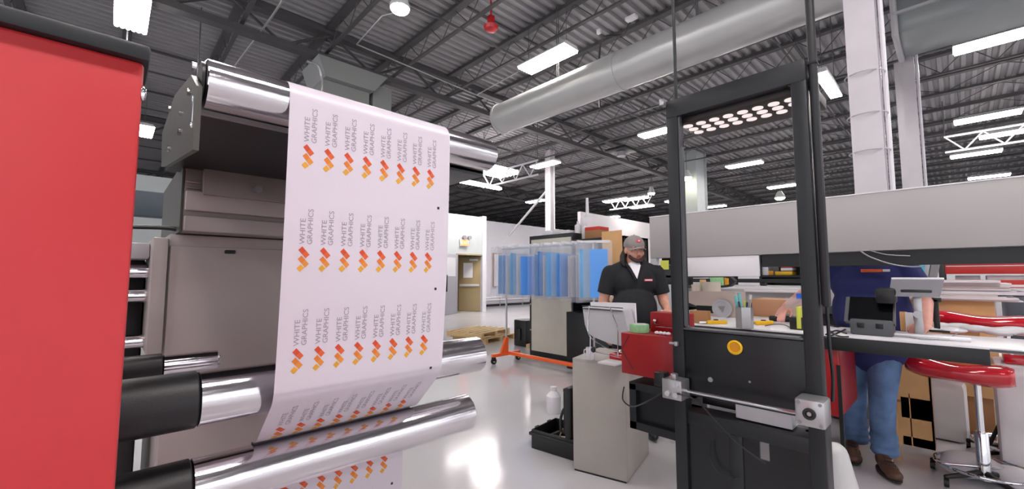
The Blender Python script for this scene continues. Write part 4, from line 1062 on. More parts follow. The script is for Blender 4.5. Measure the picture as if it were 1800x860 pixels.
MB().box((X, b_.y, BZ), (X+0.10, a_.y, zt5), 0.006).build('body', BLKM, t)
MB().box((X-0.004, at(1408, 560, x=X).y, BZ+0.01), (X+0.104, at(1400, 560, x=X).y, at(1400, 540, x=X).z), 0.003).build('lime_side', LIME, t)
X = 3.80
a_, b_ = at(1380, 530, x=X), at(1412, 530, x=X)
zq0, zq1 = at(1395, 543, x=X).z, at(1395, 524, x=X).z
t = thing('clear_box', (X, (a_.y+b_.y)/2, BZ), 'translucent grey box standing on the bench behind the right tower post', 'box')
MB().box((X, b_.y, zq0), (X+0.14, a_.y, zq1), 0.004).build('tray', CLEAR, t)
MB().box((X+0.02, b_.y+0.02, BZ), (X+0.12, a_.y-0.04, zq0), 0.004).build('pedestal', CLEAR, t)
X = 3.86
a_ = at(1407, 516, x=X); tag(box((X, a_.y-0.03, at(1407, 527, x=X).z), (X+0.05, a_.y+0.03, a_.z), 0.004).build('blue_marker', BLUEP), 'small blue clip on the translucent box', 'clip')
# card payment terminal (dark, tilted) right of the mast
X = 3.50
a_, b_ = at(1488, 590, x=X), at(1578, 590, x=X)
t = thing('card_terminal', (X+0.08, (a_.y+b_.y)/2, BZ), 'dark tilted screen terminal with a black receiver on the bench edge', 'terminal')
MB().box((X, b_.y+0.02, BZ), (X+0.16, a_.y-0.02, BZ+0.10), 0.01).build('base', GREYD, t)
m = MB().prism([(X+0.02, a_.y+0.012, BZ+0.08), (X+0.15, a_.y+0.012, BZ+0.235), (X+0.18, a_.y+0.012, BZ+0.225), (X+0.10, a_.y+0.012, BZ+0.06)], (0, b_.y-a_.y-0.0, 0)); m.build('screen_body', GREYD, t)
m = MB().prism([(X+0.024, a_.y-0.01, BZ+0.088), (X+0.146, a_.y-0.01, BZ+0.233), (X+0.143, a_.y-0.01, BZ+0.237), (X+0.020, a_.y-0.01, BZ+0.091)], (0, b_.y-a_.y+0.03, 0)); m.build('screen', SCREEN, t)
for u in (1513, 1546):
    q = at(u, 575, x=X-0.001); MB().box((X-0.004, q.y-0.018, BZ+0.045), (X+0.004, q.y+0.018, BZ+0.078), 0.003).build('socket', BLKM, t)
q = at(1559, 545, x=X+0.1); MB().box((X+0.05, q.y-0.05, BZ+0.20), (X+0.17, q.y+0.05, BZ+0.30), 0.02).build('receiver', BLKM, t)
# cables on the bench
m = MB()
for pts in ([(1452, 590), (1470, 583), (1488, 588)], [(1455, 580), (1472, 592), (1492, 594)], [(1450, 597), (1466, 590), (1486, 581)], [(1452, 570), (1470, 576), (1490, 572)]):
    m.tube([onb(u, v)+Vector((0, 0, 0.006)) for u, v in pts], 0.005, 6)
tag(m.build('cable_bundle', BLKM), 'tangle of black cables on the bench between mast and dark terminal', 'cable')
m = MB().tube([onb(1580, 590)+Vector((0,0,.005)), onb(1620, 598)+Vector((0,0,.005)), onb(1665, 596)+Vector((0,0,.005)), onb(1700, 580)+Vector((0,0,.005)), onb(1740, 583)+Vector((0,0,.005)), onb(1790, 592)+Vector((0,0,.005))], 0.003, 6)
tag(m.build('grey_wire', GREYM), 'thin grey wire winding over the bench right of the tablet stand', 'wire')
# tablet on a stand
X = 3.66
tc_ = at(1612, 520, x=X)
t = thing('tablet_stand', (X, tc_.y, BZ), 'grey tablet on a silver adjustable stand seen from behind', 'tablet')
ta, tb = at(1566, 495, x=X), at(1660, 497, x=X); tl, tr = at(1562, 522, x=X-0.12), at(1652, 524, x=X-0.12)
za = at(1610, 492, x=X).z; zb2 = at(1610, 522, x=X-0.1).z
m = MB().prism([(X+0.03, ta.y, za), (X-0.10, tl.y, zb2), (X-0.10, tr.y, zb2), (X+0.03, tb.y, za)], (0.006, 0, 0.010)); m.build('tablet_back', mat('tablet_grey', (112, 112, 118), 0.4), t)
MB().box((X+0.026, tb.y, za-0.002), (X+0.045, ta.y, za+0.014), 0.004).build('tablet_edge', WHT, t)
MB().box((X-0.075, tc_.y-0.07, za-0.085), (X-0.03, tc_.y+0.07, za-0.06), 0.006).build('mount_plate', BLKM, t)
MB().box((X-0.03, tc_.y-0.02, BZ+0.01), (X-0.0, tc_.y+0.02, za-0.06), 0.006).build('stand_post', ALU, t)
MB().cyl((X-0.05, tc_.y, BZ+0.14), (X+0.02, tc_.y, BZ+0.14), 0.022, seg=20).build('pivot', ALU, t)
MB().box((X-0.12, tc_.y-0.13, BZ), (X+0.08, tc_.y+0.13, BZ+0.012), 0.006).build('stand_base', ALU, t)
q = onb(1622, 596); tag(box((q.x, q.y-0.20, BZ), (q.x+0.1, q.y+0.16, BZ+0.02), 0.008).build('paper_stack', WHT), 'white envelopes lying in front of the tablet stand', 'papers')
# small dark bottle holder at the right of stand
q = onb(1648, 584); t = thing('black_scanner_stand', (q.x, q.y, BZ), 'small black bracket standing right of the tablet stand', 'stand')
MB().box((q.x, q.y-0.015, BZ), (q.x+0.03, q.y+0.015, BZ+0.22), 0.004).build('upright', BLKM, t)
MB().box((q.x-0.03, q.y-0.06, BZ), (q.x+0.08, q.y+0.04, BZ+0.015), 0.004).build('foot', BLKM, t)
MB().box((q.x, q.y-0.03, BZ+0.20), (q.x+0.03, q.y+0.03, BZ+0.23), 0.004).build('head', BLKM, t)
# white bag clutter on the bench right
q = onb(1735, 590)
m = MB(); rng = random.Random(4)
for k in range(26): m.ball((q.x+0.02+rng.uniform(0, .3), q.y+0.3-0.036*k, BZ+0.012+rng.uniform(0, .012)), (0.09, 0.08, 0.016+rng.uniform(0, .012)), 2)
remesh(m, 'film', WHT, thing('white_plastic_sheet', (q.x+.15, q.y, BZ), 'crumpled white plastic sheet lying on the bench at the right', 'plastic sheet'), 0.008, 2)

# ------------------------------------------------------------------ grey gantry beam
GBX = 3.80
b0 = at(1142, 420, x=GBX); bzb = (at(1460, 444, x=GBX).z + at(1780, 429, x=GBX).z + at(1250, 453, x=GBX).z)/3
bzt = (at(1460, 345, x=GBX).z + at(1795, 306, x=GBX).z + at(1250, 374, x=GBX).z)/3
gb_ = thing('gantry_beam', (GBX+0.1, 0, bzb), 'long grey sheet metal beam crossing the right half of the picture', 'beam')
MB().box((GBX, -3.2, bzb), (GBX+0.07, b0.y, bzt), 0.006).build('front_cover', BEAM, gb_)
MB().box((GBX-0.004, -3.2, bzt-0.004), (GBX+0.08, b0.y, bzt+0.004)).build('top_edge', WHT, gb_)
MB().box((GBX+0.03, -3.2, bzb-0.10), (GBX+0.09, at(1337, 455, x=GBX).y, bzb-0.002)).build('black_under_rail', BLKM, gb_)
MB().box((GBX+0.01, at(1334, 470, x=GBX).y, at(1250, 486, x=GBX).z), (GBX+0.03, b0.y-0.3, bzb-0.002), 0.003).build('white_banner', WHT, gb_)
# supports of the beam: two posts, one beyond each side
for yy_ in (-3.1,): MB().box((GBX+0.0, yy_, 0), (GBX+0.07, yy_+0.08, bzt)).build('post', BLK, gb_)
MB().box((GBX+0.005, b0.y-0.06, 0.0), (GBX+0.065, b0.y, bzb)).build('post', GREYL, gb_)
m = MB().tube([at(1512, 441, x=GBX), at(1530, 452, x=GBX-0.02), at(1565, 464, x=GBX-0.02), at(1600, 469, x=GBX+0.0), at(1625, 468, x=GBX+0.04)], 0.005, 6)
m.tube([at(1530, 441, x=GBX), at(1560, 448, x=GBX-0.02), at(1600, 450, x=GBX+0.0)], 0.004, 6)
tag(m.build('grey_cable', GREYM), 'two pale cables drooping below the grey beam before the navy shirt', 'cable')

# ------------------------------------------------------------------ flatbed printer behind the bench
FX = 5.15
fy0, fy1 = at(1480, 520, x=FX).y, at(1165, 520, x=FX).y
fp = thing('flatbed_printer', (FX+0.8, (fy0+fy1)/2, 0), 'wide flatbed printer with white bed and black rails behind the bench', 'printer')
z1 = at(1300, 492, x=FX+0.2).z; z2_ = at(1300, 508, x=FX).z
MB().box((FX, fy0, 0.15), (FX+1.6, fy1, 1.02), 0.01).build('base', BLKM, fp)
MB().box((FX-0.02, fy0, 1.10), (FX+1.6, fy1, z2_+0.0), 0.006).build('bed_side', GREYL, fp)
MB().box((FX-0.04, fy0-0.02, 1.02), (FX+1.62, fy1+0.02, 1.10), 0.004).build('black_rail', GREYD, fp)
MB().box((FX+0.1, fy0, z2_), (FX+1.5, fy1-0.1, z2_+0.02)).build('bed_top', WHT, fp)
MB().box((FX-0.08, at(1405, 508, x=FX).y, z2_-0.03), (FX-0.02, at(1312, 508, x=FX).y, z2_-0.005), 0.003).build('white_rail', WHT, fp)
MB().box((FX+0.9, fy0, z2_+0.06), (FX+1.0, fy1, z2_+0.11)).build('black_rail', BLKM, fp)
for yy_ in (fy0+0.1, fy1-0.15, (fy0+fy1)/2): MB().box((FX+0.9, yy_, z2_+0.0), (FX+1.0, yy_+0.05, z2_+0.07)).build('rail_foot', BLKM, fp)
for x in (FX+0.1, FX+1.5):
    for y in (fy0+0.1, fy1-0.1): MB().cyl((x, y, 0), (x, y, 0.16), 0.04, seg=12).build('foot', BLKM, fp)
# drag chain loop
XC = FX-0.25
pts = [(1165, 486), (1200, 487), (1240, 486), (1270, 485.5), (1282, 488), (1289, 495), (1282, 502), (1270, 504), (1240, 504), (1200, 505), (1165, 505)]
m = MB(); P = [at(u, v, x=XC) for u, v in pts]
for i in range(len(P)-1):
    a_, b_ = P[i], P[i+1]; d = (b_-a_); n_ = Vector((0, -d.z, d.y)).normalized()*0.012
    m.prism([a_+n_, b_+n_, b_-n_, a_-n_], (0.10, 0, 0))
tag(m.build('drag_chain', BLKM), 'black looped drag chain above the printer bed seen through the tower window', 'cable chain')
# small coloured things behind the chain
for i, (u, w_, h, mt_, nm, lb) in enumerate(((1197, 8, 10, WHT, 'white_bottle', 'small white bottle framed by the drag chain loop'), (1211, 9, 12, BLKM, 'black_box', 'small black box framed by the drag chain loop'), (1234, 9, 9, CARD, 'kraft_box', 'small tan carton framed by the drag chain loop'), (1260, 24, 14, GREEN, 'green_box', 'pale green box framed by the drag chain loop'), (1276, 5, 15, YELD, 'amber_bottle', 'amber bottle at the bend of the drag chain'))):
    Xb = FX+0.3; q0, q1 = at(u-w_/2, 500, x=Xb), at(u+w_/2, 500, x=Xb); zz0 = z2_+0.02
    tag(box((Xb, q1.y, zz0), (Xb+0.06, q0.y, zz0+0.09*h/10), 0.008).build(nm, mt_), lb, 'box' if 'box' in nm else 'bottle')
# colourful shelf glimpsed below the beam left of the person
XS = 7.0
sh = thing('supply_shelf', (XS+0.2, at(1370, 470, x=XS).y, 0), 'dark shelf of supplies under the beam left of the navy shirt', 'shelf')
sy0, sy1 = at(1420, 470, x=XS).y, at(1334, 470, x=XS).y
zs1, zs0 = at(1370, 448, x=XS).z, at(1370, 484, x=XS).z
m = MB(); m.box((XS+0.45, sy0, 0), (XS+0.5, sy1, zs1+0.3)); m.box((XS, sy1-0.03, 0), (XS+0.5, sy1, zs1+0.3)); m.box((XS, sy0, 0), (XS+0.5, sy0+0.03, zs1+0.3))
for z in (0.2, 0.8, zs0-0.03, zs1+0.27): m.box((XS, sy0, z), (XS+0.5, sy1, z+0.03))
m.build('shelf_frame', BLKM, sh)
for i, (u, w_, v0_, v1_, mt_, lb) in enumerate(((1342, 16, 466, 484, WHT, 'white carton on the dark supply shelf'), (1350, 18, 476, 484, YELD, 'amber tray on the dark supply shelf'), (1382, 20, 466, 471, REDS, 'flat red box in the stack on the supply shelf'), (1382, 20, 471, 476, WHT, 'flat white box in the stack on the supply shelf'), (1377, 30, 477, 484, YEL, 'yellow pad under the red and white boxes on the shelf'), (1362, 12, 468, 484, GREYD, 'dark jar on the supply shelf'), (1384, 16, 456, 464, BLKR, 'black cap on top of the boxes on the supply shelf'))):
    q0, q1 = at(u-w_/2, v1_, x=XS+0.05), at(u+w_/2, v0_, x=XS+0.05)
    tag(box((XS+0.05+0.004*i, q1.y, max(q0.z, zs0)), (XS+0.3, q0.y, q1.z-0.001), 0.004).build('supply_box', mt_), lb, 'box')
# dark equipment between man and tower
XQ = 4.9
q0, q1 = at(1150, 500, x=XQ), at(1178, 500, x=XQ)
t = thing('office_phone', (XQ, q0.y, 1.0), 'dark equipment box with a yellow note between the standing man and the tower', 'equipment')
MB().box((XQ, at(1195, 480, x=XQ).y, at(1170, 500, x=XQ).z), (XQ+0.2, at(1148, 480, x=XQ).y, at(1160, 466, x=XQ).z), 0.02).build('body', BLKM, t)
MB().box((XQ-0.01, at(1176, 470, x=XQ).y, at(1170, 474, x=XQ).z), (XQ, at(1162, 470, x=XQ).y, at(1170, 458, x=XQ).z)).build('yellow_note', LIME, t)
MB().box((XQ-0.02, at(1195, 500, x=XQ).y, 0.98), (XQ+0.2, at(1152, 480, x=XQ).y, at(1170, 500, x=XQ).z-0.001), 0.01).build('white_tray', GREYL, t)

# ------------------------------------------------------------------ right side behind the bench
# big paper stack on a carton table
XP = 5.45
pa, pb = at(1652, 530, x=XP), at(1748, 530, x=XP)
zc0 = at(1700, 560, x=XP).z; zc1 = at(1700, 529, x=XP).z
t = thing('cardboard_box', (XP+0.3, (pa.y+pb.y)/2, 0), 'large brown carton under the messy paper stack on the right', 'box')
MB().box((XP, pb.y, 0.35), (XP+0.7, pa.y+0.35, zc1), 0.004).build('body', CARD, t)
MB().box((XP-0.004, pb.y+0.1, 0.75), (XP, pa.y-0.0, zc1-0.14)).build('tape_strip', CARDD, t)
MB().box((XP+0.05, pb.y+0.05, 0), (XP+0.65, pa.y+0.3, 0.35), 0.004).build('base_tray', CARDD, t)
zz = zc1
rng = random.Random(3)
for i in range(11):
    th = rng.uniform(0.008, 0.03); dy = rng.uniform(-0.28, 0.02); dx = rng.uniform(-0.05, 0.05)
    o = box((XP-0.02+dx, pb.y+dy-0.04, zz), (XP+0.62+dx, pa.y+0.3+dy*0.2, zz+th-0.001), 0.002).build('paper_sheaf', [WHT, WHTM, WHT, mat('pale_board', (215, 200, 192), 0.6)][i % 4])
    tag(o, 'loose white sheaf in the messy stack on the brown carton' if i < 10 else 'topmost white sheaf of the messy stack on the brown carton', 'paper', group='sheaves stacked on the carton'); zz += th
# grey storage bin far right
XG = 6.3; a_, b_ = at(1768, 540, x=XG), at(1830, 540, x=XG)
t = thing('grey_tote', (XG+0.3, a_.y, 0), 'slate grey storage bin at the right edge above the red stool', 'bin')
MB().box((XG, b_.y, 0), (XG+0.6, a_.y, at(1790, 519, x=XG).z), 0.02).build('body', mat('slate_grey', (96, 104, 118), 0.5), t)
MB().box((XG-0.02, b_.y-0.02, at(1790, 519, x=XG).z), (XG+0.62, a_.y+0.02, at(1790, 514, x=XG).z), 0.008).build('rim', GREYL, t)
# pallet racking with red beams and boxes
XR = 8.2
ra0, ra1 = at(1655, 470, x=XR).y, at(1890, 470, x=XR).y
rk = thing('storage_rack', (XR+0.4, (ra0+ra1)/2, 0), 'storage rack with red beams packed with papers at the right', 'rack')
zs_ = [at(1720, 460, x=XR).z, at(1720, 475, x=XR).z, at(1720, 499, x=XR).z, 0.75]
for z in zs_: MB().box((XR, ra1, z-0.05), (XR+0.04, ra0, z+0.05), 0.004).build('beam', REDS, rk); MB().box((XR+0.04, ra1, z-0.03), (XR+0.8, ra0, z+0.01)).build('shelf_deck', GREYL, rk)
for y in (ra0, (ra0+ra1)/2-0.35, ra1):
    for x in (XR+0.02, XR+0.75): MB().box((x-0.03, y-0.03, 0), (x+0.03, y+0.03, zs_[0]+0.2), 0.004).build('upright', BLK, rk)
rng = random.Random(11)
for si in (0, 1, 2, 3):
    y = ra0-0.12; z0_ = zs_[si]+0.012; top = (zs_[si-1]-0.07) if si else z0_+0.18
    while y > ra1+0.3:
        wd = rng.uniform(0.12, 0.4); h = min(top-z0_, rng.uniform(0.08, 0.4)); mt_ = rng.choice([WHT, WHTM, GREYL, WHT, PINKF, BLUEL, CREAM, WHT])
        if h > 0.03:
            o = box((XR+0.08, y-wd, z0_), (XR+0.08+0.4, y, z0_+h), 0.006).build('carton', mt_)
            tag(o, 'carton or paper pack on the %s shelf of the red beamed rack' % ['top', 'second', 'third', 'bottom'][si], 'box', group='packs on the %s shelf of the red rack' % ['top', 'second', 'third', 'bottom'][si])
        y -= wd + rng.uniform(0.01, 0.08)
# dark shelf strip above it, behind the beam
tag(box((XR-0.2, ra1, zs_[0]+0.28), (XR+0.9, ra0+2.6, zs_[0]+0.95), 0.01).build('dark_cabinet', BLKM), 'dark cabinet band behind the grey beam above the red rack', 'cabinet')
# grey chair back / binder files left of rack
XB = 6.3
for i, (u, w_, v0_, mt_, lb, ln) in enumerate(((1608, 22, 455, GREYM, 'grey file box behind the tablet, leftmost', 0.1), (1628, 16, 458, GREYL, 'pale grey file leaning behind the tablet', 0.16), (1646, 14, 453, GREYM, 'tall grey file leaning behind the tablet, rightmost', 0.2))):
    q0, q1 = at(u-w_/2, v0_, x=XB), at(u+w_/2, v0_, x=XB); zlo = 0.98
    m = MB().prism([(XB+0.02*i, q0.y+ln*0.6, zlo), (XB+0.02*i, q0.y, q0.z), (XB+0.02*i, q1.y, q0.z), (XB+0.02*i, q1.y+ln*0.6, zlo)], (0.3, 0, 0)); tag(m.build('file_box', mt_), lb, 'file')
q = at(1606, 462, x=XB-0.05); tag(box((XB-0.06, q.y-0.08, q.z-0.10), (XB-0.02, q.y+0.06, q.z+0.04), 0.006).build('cyan_folder', mat('cyan', (60, 190, 220), 0.4)), 'cyan folder corner beside the shoulder of the navy shirt', 'folder')
for u, v, lb in ((1650, 449, 'yellow cap on top of the grey file behind the tablet'),):
    q = at(u, v, x=XB+0.1); tag(MB().ball((XB+0.1, q.y, q.z), (0.05, 0.07, 0.025), 2).build('yellow_roll', LIME), lb, 'roll')
tag(box((XB-0.05, at(1660, 500, x=XB).y-0.05, 0), (XB+0.45, at(1595, 500, x=XB).y+0.1, 0.98), 0.01).build('side_table', GREYD), 'dark side cabinet behind the tablet carrying grey files', 'cabinet')
# kraft strips and hands' work behind the tablet
for i, (u, v, mt_, rz) in enumerate(((1590, 572, CARD, 40), (1600, 574, WHT, -30), (1634, 572, CARD, 20))):
    q = onb(u, v+10); tag(MB().box((q.x+0.0, q.y-0.02, BZ), (q.x+0.02, q.y+0.02, BZ+0.13), 0.003, None).build('kraft_strip', mt_), ['tan strip standing left of the tablet stand post', 'white strip beside the tan one under the tablet', 'tan strip behind the tablet stand post'][i], 'strip')
# ------------------------------------------------------------------ under and behind the bench, right
def saddle_stool(bx, by, rz, zs, label, seat_sc=1.0):
    t = thing('saddle_stool', (bx, by, 0), label, 'stool', rz=rz, group='red stools')
    m = MB()     # seat: long saddle lofted from rings
    n, k = 18, 20; rings = []
    for i in range(n+1):
        f = i/n; x = (-0.17+0.52*f)*seat_sc
        wv = 0.165*math.sin(PI*min(1, max(0, 0.06+0.88*f)))**0.45
        th = (0.085+0.02*math.cos(2*PI*f))*math.sin(PI*(0.07+0.86*f))**0.4
        cz = 0.020*(abs(2*f-1))**2 - 0.035 + 0.03*(f-0.4)
        rings.append([m.bm.verts.new((x, wv*math.cos(2*PI*j/k), zs+cz+th*math.sin(2*PI*j/k)*(1.1 if math.sin(2*PI*j/k) > 0 else 0.8) + 0.03*math.cos(2*PI*j/k)**2)) for j in range(k)])
    for i in range(n):
        for j in range(k): m.bm.faces.new((rings[i][j], rings[i][(j+1) % k], rings[i+1][(j+1) % k], rings[i+1][j]))
    m.bm.faces.new(rings[0][::-1]); m.bm.faces.new(rings[-1])
    bmesh.ops.recalc_face_normals(m.bm, faces=list(m.bm.faces))
    W(t, m).build('seat', REDG, t, angle=80)
    W(t, MB().cyl((0, 0, 0.28), (0, 0, zs-0.02), 0.018, seg=20)).build('gas_column', CHROME2, t)
    W(t, MB().lathe([(0.036, 0.04), (0.033, 0.34), (0.028, 0.35)], (0, 0, 0))).build('column_sleeve', CHROME2, t)
    m = MB().torus((0, 0, 0.12), 0.235, 0.010, seg=56); W(t, m).build('foot_ring', CHROME2, t)
    m = MB()
    for q in range(2):
        a = PI*q+0.6; m.cyl((0.03*math.cos(a), 0.03*math.sin(a), 0.12), (0.235*math.cos(a), 0.235*math.sin(a), 0.12), 0.008, seg=8)
    W(t, m).build('ring_spoke', CHROME2, t)
    for q in range(5):
        a = 2*PI*q/5+0.9; ex_, ey_ = 0.27*math.cos(a), 0.27*math.sin(a)
        W(t, MB().chain([(0.0, 0, 0.085), (ex_, ey_, 0.065)], [0.022, 0.014], 10)).build('base_leg', BLKM, t)
        W(t, MB().cyl((ex_-0.012, ey_, 0.028), (ex_+0.012, ey_, 0.028), 0.028, seg=14)).build('caster', BLKM, t)
    return t
sp = at(1731, 838, z=0.06)
sc = at(1700, 660, z=0.70)
zs = at(1700, 660, x=sp.x).z
saddle_stool(sp.x, sp.y, R(88), 0.745, 'glossy red saddle stool with chrome foot ring in front of the white clutter')
p = at(1768, 566, x=5.0); saddle_stool(p.x, p.y, R(88), 1.035, 'red stool seat showing just above the bench at the right', 1.25)
# second ring base at right with grey disc
p = at(1800, 805, z=0.05)
t = thing('stool_base', (p.x, p.y, 0), 'grey disc foot with chrome ring and black arm at the right edge', 'stool')
MB().lathe([(0.30, 0.0), (0.30, 0.012), (0.28, 0.02), (0.05, 0.03), (0.03, 0.05)], (p.x, p.y, 0), 40).build('disc', GREYL, t)
MB().torus((p.x, p.y, 0.12), 0.24, 0.008, seg=48).build('ring', CHROME2, t)
MB().cyl((p.x, p.y, 0.03), (p.x, p.y, 0.55), 0.02, seg=14).build('column', CHROME2, t)
m = MB().cyl((p.x-0.15, p.y+0.2, 0.05), (p.x-0.0, p.y+0.05, 0.42), 0.012, seg=10); m.build('lever', BLKM, t)
MB().lathe([(0.16, 0.55), (0.19, 0.58), (0.19, 0.62), (0.15, 0.65)], (p.x, p.y, 0), 30).build('seat', REDG, t)
# big cardboard with cut-outs behind the jeans
XK = 4.84
def kk(u, v, x=XK): return at(u, v, x=x)
zf0 = 0.0
t = thing('cardboard_stand', (XK, kk(1600, 700).y, 0), 'tall cardboard display panel with slots at its foot behind the jeans leg', 'cardboard')
zt6 = 1.02
yA, yB, yC = kk(1562, 700).y, kk(1583, 700).y, kk(1638, 700).y
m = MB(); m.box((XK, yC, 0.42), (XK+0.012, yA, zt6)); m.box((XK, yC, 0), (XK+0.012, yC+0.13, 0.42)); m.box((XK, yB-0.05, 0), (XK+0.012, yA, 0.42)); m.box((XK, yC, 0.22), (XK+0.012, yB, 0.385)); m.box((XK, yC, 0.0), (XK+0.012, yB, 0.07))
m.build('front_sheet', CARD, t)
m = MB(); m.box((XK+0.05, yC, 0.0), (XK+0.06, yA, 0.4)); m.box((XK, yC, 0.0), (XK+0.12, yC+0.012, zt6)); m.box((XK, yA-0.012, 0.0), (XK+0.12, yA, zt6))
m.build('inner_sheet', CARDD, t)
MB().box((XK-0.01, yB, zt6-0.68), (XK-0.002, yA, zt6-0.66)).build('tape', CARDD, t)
t = tag(MB().prism([(4.38, kk(1562, 700, 4.38).y, 0), (4.52, kk(1558, 700, 4.52).y, 0.62), (4.53, kk(1572, 700, 4.53).y, 0.62), (4.39, kk(1577, 700, 4.39).y, 0)], (0.01, 0, 0)).build('cardboard_strip', CARD), 'narrow cardboard strip leaning beside the jeans leg', 'cardboard')
# white water jug with blue handle
p = at(1670, 775, z=0); X_, Y_ = p.x+0.1, p.y+0.05
t = thing('white_carboy', (X_, Y_, 0), 'large white plastic container with blue and orange cap left of the stool column', 'container')
MB().box((X_-0.17, Y_-0.17, 0.0), (X_+0.17, Y_+0.17, 0.50), 0.06).build('body', JUG, t)
MB().lathe([(0.15, 0.46), (0.12, 0.56), (0.10, 0.60)], (X_, Y_, 0)).build('shoulder', JUG, t)
MB().lathe([(0.105, 0.58), (0.11, 0.59), (0.11, 0.66), (0.10, 0.67)], (X_, Y_, 0)).build('blue_collar', BLUEP, t)
MB().lathe([(0.07, 0.67), (0.07, 0.71)], (X_, Y_, 0)).build('white_cap', WHT, t)
MB().cyl((X_-0.12, Y_-0.12, 0.64), (X_-0.20, Y_-0.16, 0.64), 0.03, seg=14).build('orange_tap', ORANGE, t)
MB().tube([(X_-0.10, Y_+0.02, 0.60), (X_-0.2, Y_+0.06, 0.50), (X_-0.22, Y_+0.12, 0.44)], 0.008, 6).build('strap', BLKM, t)
# white clutter: covered boxes, bags
for i, (u, v, w_, h, mt_, lb, nm) in enumerate(((1715, 770, 0.45, 0.48, WHT, 'white wrapped crate behind the stool column', 'white_crate'), (1775, 760, 0.4, 0.52, WHTM, 'second white wrapped crate further right behind the stool', 'white_crate'))):
    p = at(u, v, z=0); t = thing(nm, (p.x+0.45, p.y, 0), lb, 'crate'); MB().box((p.x+0.25, p.y-w_/2, 0), (p.x+0.65, p.y+w_/2, h), 0.03).build('body', mt_, t)
    box((p.x+0.22, p.y-w_/2-0.03, h), (p.x+0.68, p.y+w_/2+0.03, h+0.04), 0.01).build('lid', [GREYM, GREYL][i], t)
    m = MB()
    for k in range(6): m.ball((p.x+0.42+rng.uniform(-.1, .1), p.y+rng.uniform(-.15, .15), h+0.12+rng.uniform(0, 0.06)), (0.13, 0.15, 0.09), 2)
    remesh(m, 'bag_film', WHT, thing('white_bag_bundle', (p.x+0.42, p.y, h+0.04), ['crumpled white bags heaped on the crate behind the stool', 'crumpled white bags heaped on the second crate at the right'][i], 'bag'), 0.02, 3)
p = at(1770, 850, z=0); m = MB()
for k in range(6): m.ball((p.x+rng.uniform(-.1, .15), p.y+rng.uniform(-.2, .2), 0.06+rng.uniform(0, 0.04)), (0.12, 0.13, 0.07), 2)
remesh(m, 'bag_film', WHT, thing('white_bag_bundle', (p.x, p.y, 0), 'white crumpled bag on the floor in front of the stool base at lower right', 'bag'), 0.02, 3)
XL = 4.6; q0, q1 = at(1765, 640, x=XL), at(1820, 620, x=XL)
tag(box((XL, q1.y, at(1780, 641, x=XL).z), (XL+0.2, q0.y, at(1780, 626, x=XL).z), 0.01).build('red_folder', REDG), 'red flat pack under the bench at the right edge', 'folder')
tag(box((XL-0.02, q1.y, 0.0), (XL+0.4, q0.y+0.05, at(1780, 641, x=XL).z-0.001), 0.02).build('white_cabinet', WHTM), 'white cabinet below the red flat pack at the right edge', 'cabinet')
# plastic bag hanging next to the tower, by the feet
q = at(1487, 835, x=2.9); m = MB()
m.chain([(2.75, at(1468, 780, x=2.75).y, 0.48), (2.75, at(1474, 820, x=2.75).y, 0.30), (2.78, at(1480, 855, x=2.78).y, 0.10)], [0.055, 0.085, 0.10]); m.ball((2.74, at(1463, 790, x=2.75).y, 0.44), (0.05, 0.03, 0.05), 2)
m.chain([(2.75, at(1505, 800, x=2.75).y, 0.22), (2.77, at(1505, 850, x=2.77).y, 0.09)], [0.03, 0.08])
t = thing('plastic_bag', (2.76, at(1487, 850, x=2.76).y, 0), 'milky plastic bag on the floor between the tower and the jeans leg', 'bag')
remesh(m, 'bag_film', BAGM, t, 0.012, 6)
# cardboard under the right red box and slim steel post
xk = 4.95; a_, b_ = at(1496, 700, x=xk), at(1512, 700, x=xk)
tag(box((xk, b_.y, 0), (xk+0.02, a_.y, 0.62)).build('cardboard_strip', CARD), 'cardboard strip standing behind the right red box under the bench', 'cardboard')
tag(box((3.2, at(1480, 700, x=3.2).y, 0.0), (3.22, at(1473, 700, x=3.2).y, 0.85)).build('black_box', BLKM), 'narrow black upright panel under the bench beside the right red box', 'panel')

# ------------------------------------------------------------------ people
def person_root(name, loc, rz, label): return thing(name, loc, label, 'person', rz=rz)
def hand(m, wrist, d, side, up, curl=0.5, s=1.0):
    """palm, four fingers and a thumb; d points along the hand, side towards the thumb, up = back of the hand"""
    d, side, up = Vector(d).normalized(), Vector(side).normalized(), Vector(up).normalized(); w_ = Vector(wrist)
    pc = w_ + d*0.05*s
    Mx = Matrix((side, d, up)).transposed()
    m.ball(pc, (0.040*s, 0.052*s, 0.015*s), 3, Mx); m.ball(w_+d*0.015*s, (0.030*s, 0.035*s, 0.018*s), 2, Mx)
    for k, ln in enumerate((0.072, 0.080, 0.075, 0.058)):
        o = (1.5-k)*0.021*s; b = w_ + d*0.088*s + side*o
        pts = [b - d*0.02*s]; a = 0.0; q = b.copy(); pts.append(q.copy())
        for j, fr in enumerate((0.45, 0.32, 0.23)):
            a += curl*(0.6 if j == 0 else 0.75)
            q = q + (d*math.cos(a) - up*math.sin(a))*ln*fr*s; pts.append(q.copy())
        m.chain(pts, [0.0095*s, 0.0095*s, 0.009*s, 0.0085*s, 0.0075*s], 10)
    b = w_ + d*0.025*s + side*0.028*s
    td = (d*0.6 + side*0.75 - up*0.25).normalized()
    m.chain([b, b+td*0.035*s, b+td*0.035*s+(d*0.9+side*0.2-up*0.4).normalized()*0.03*s, b+td*0.035*s+(d*0.95-up*0.6).normalized()*0.055*s], [0.014*s, 0.011*s, 0.0095*s, 0.0085*s], 10)
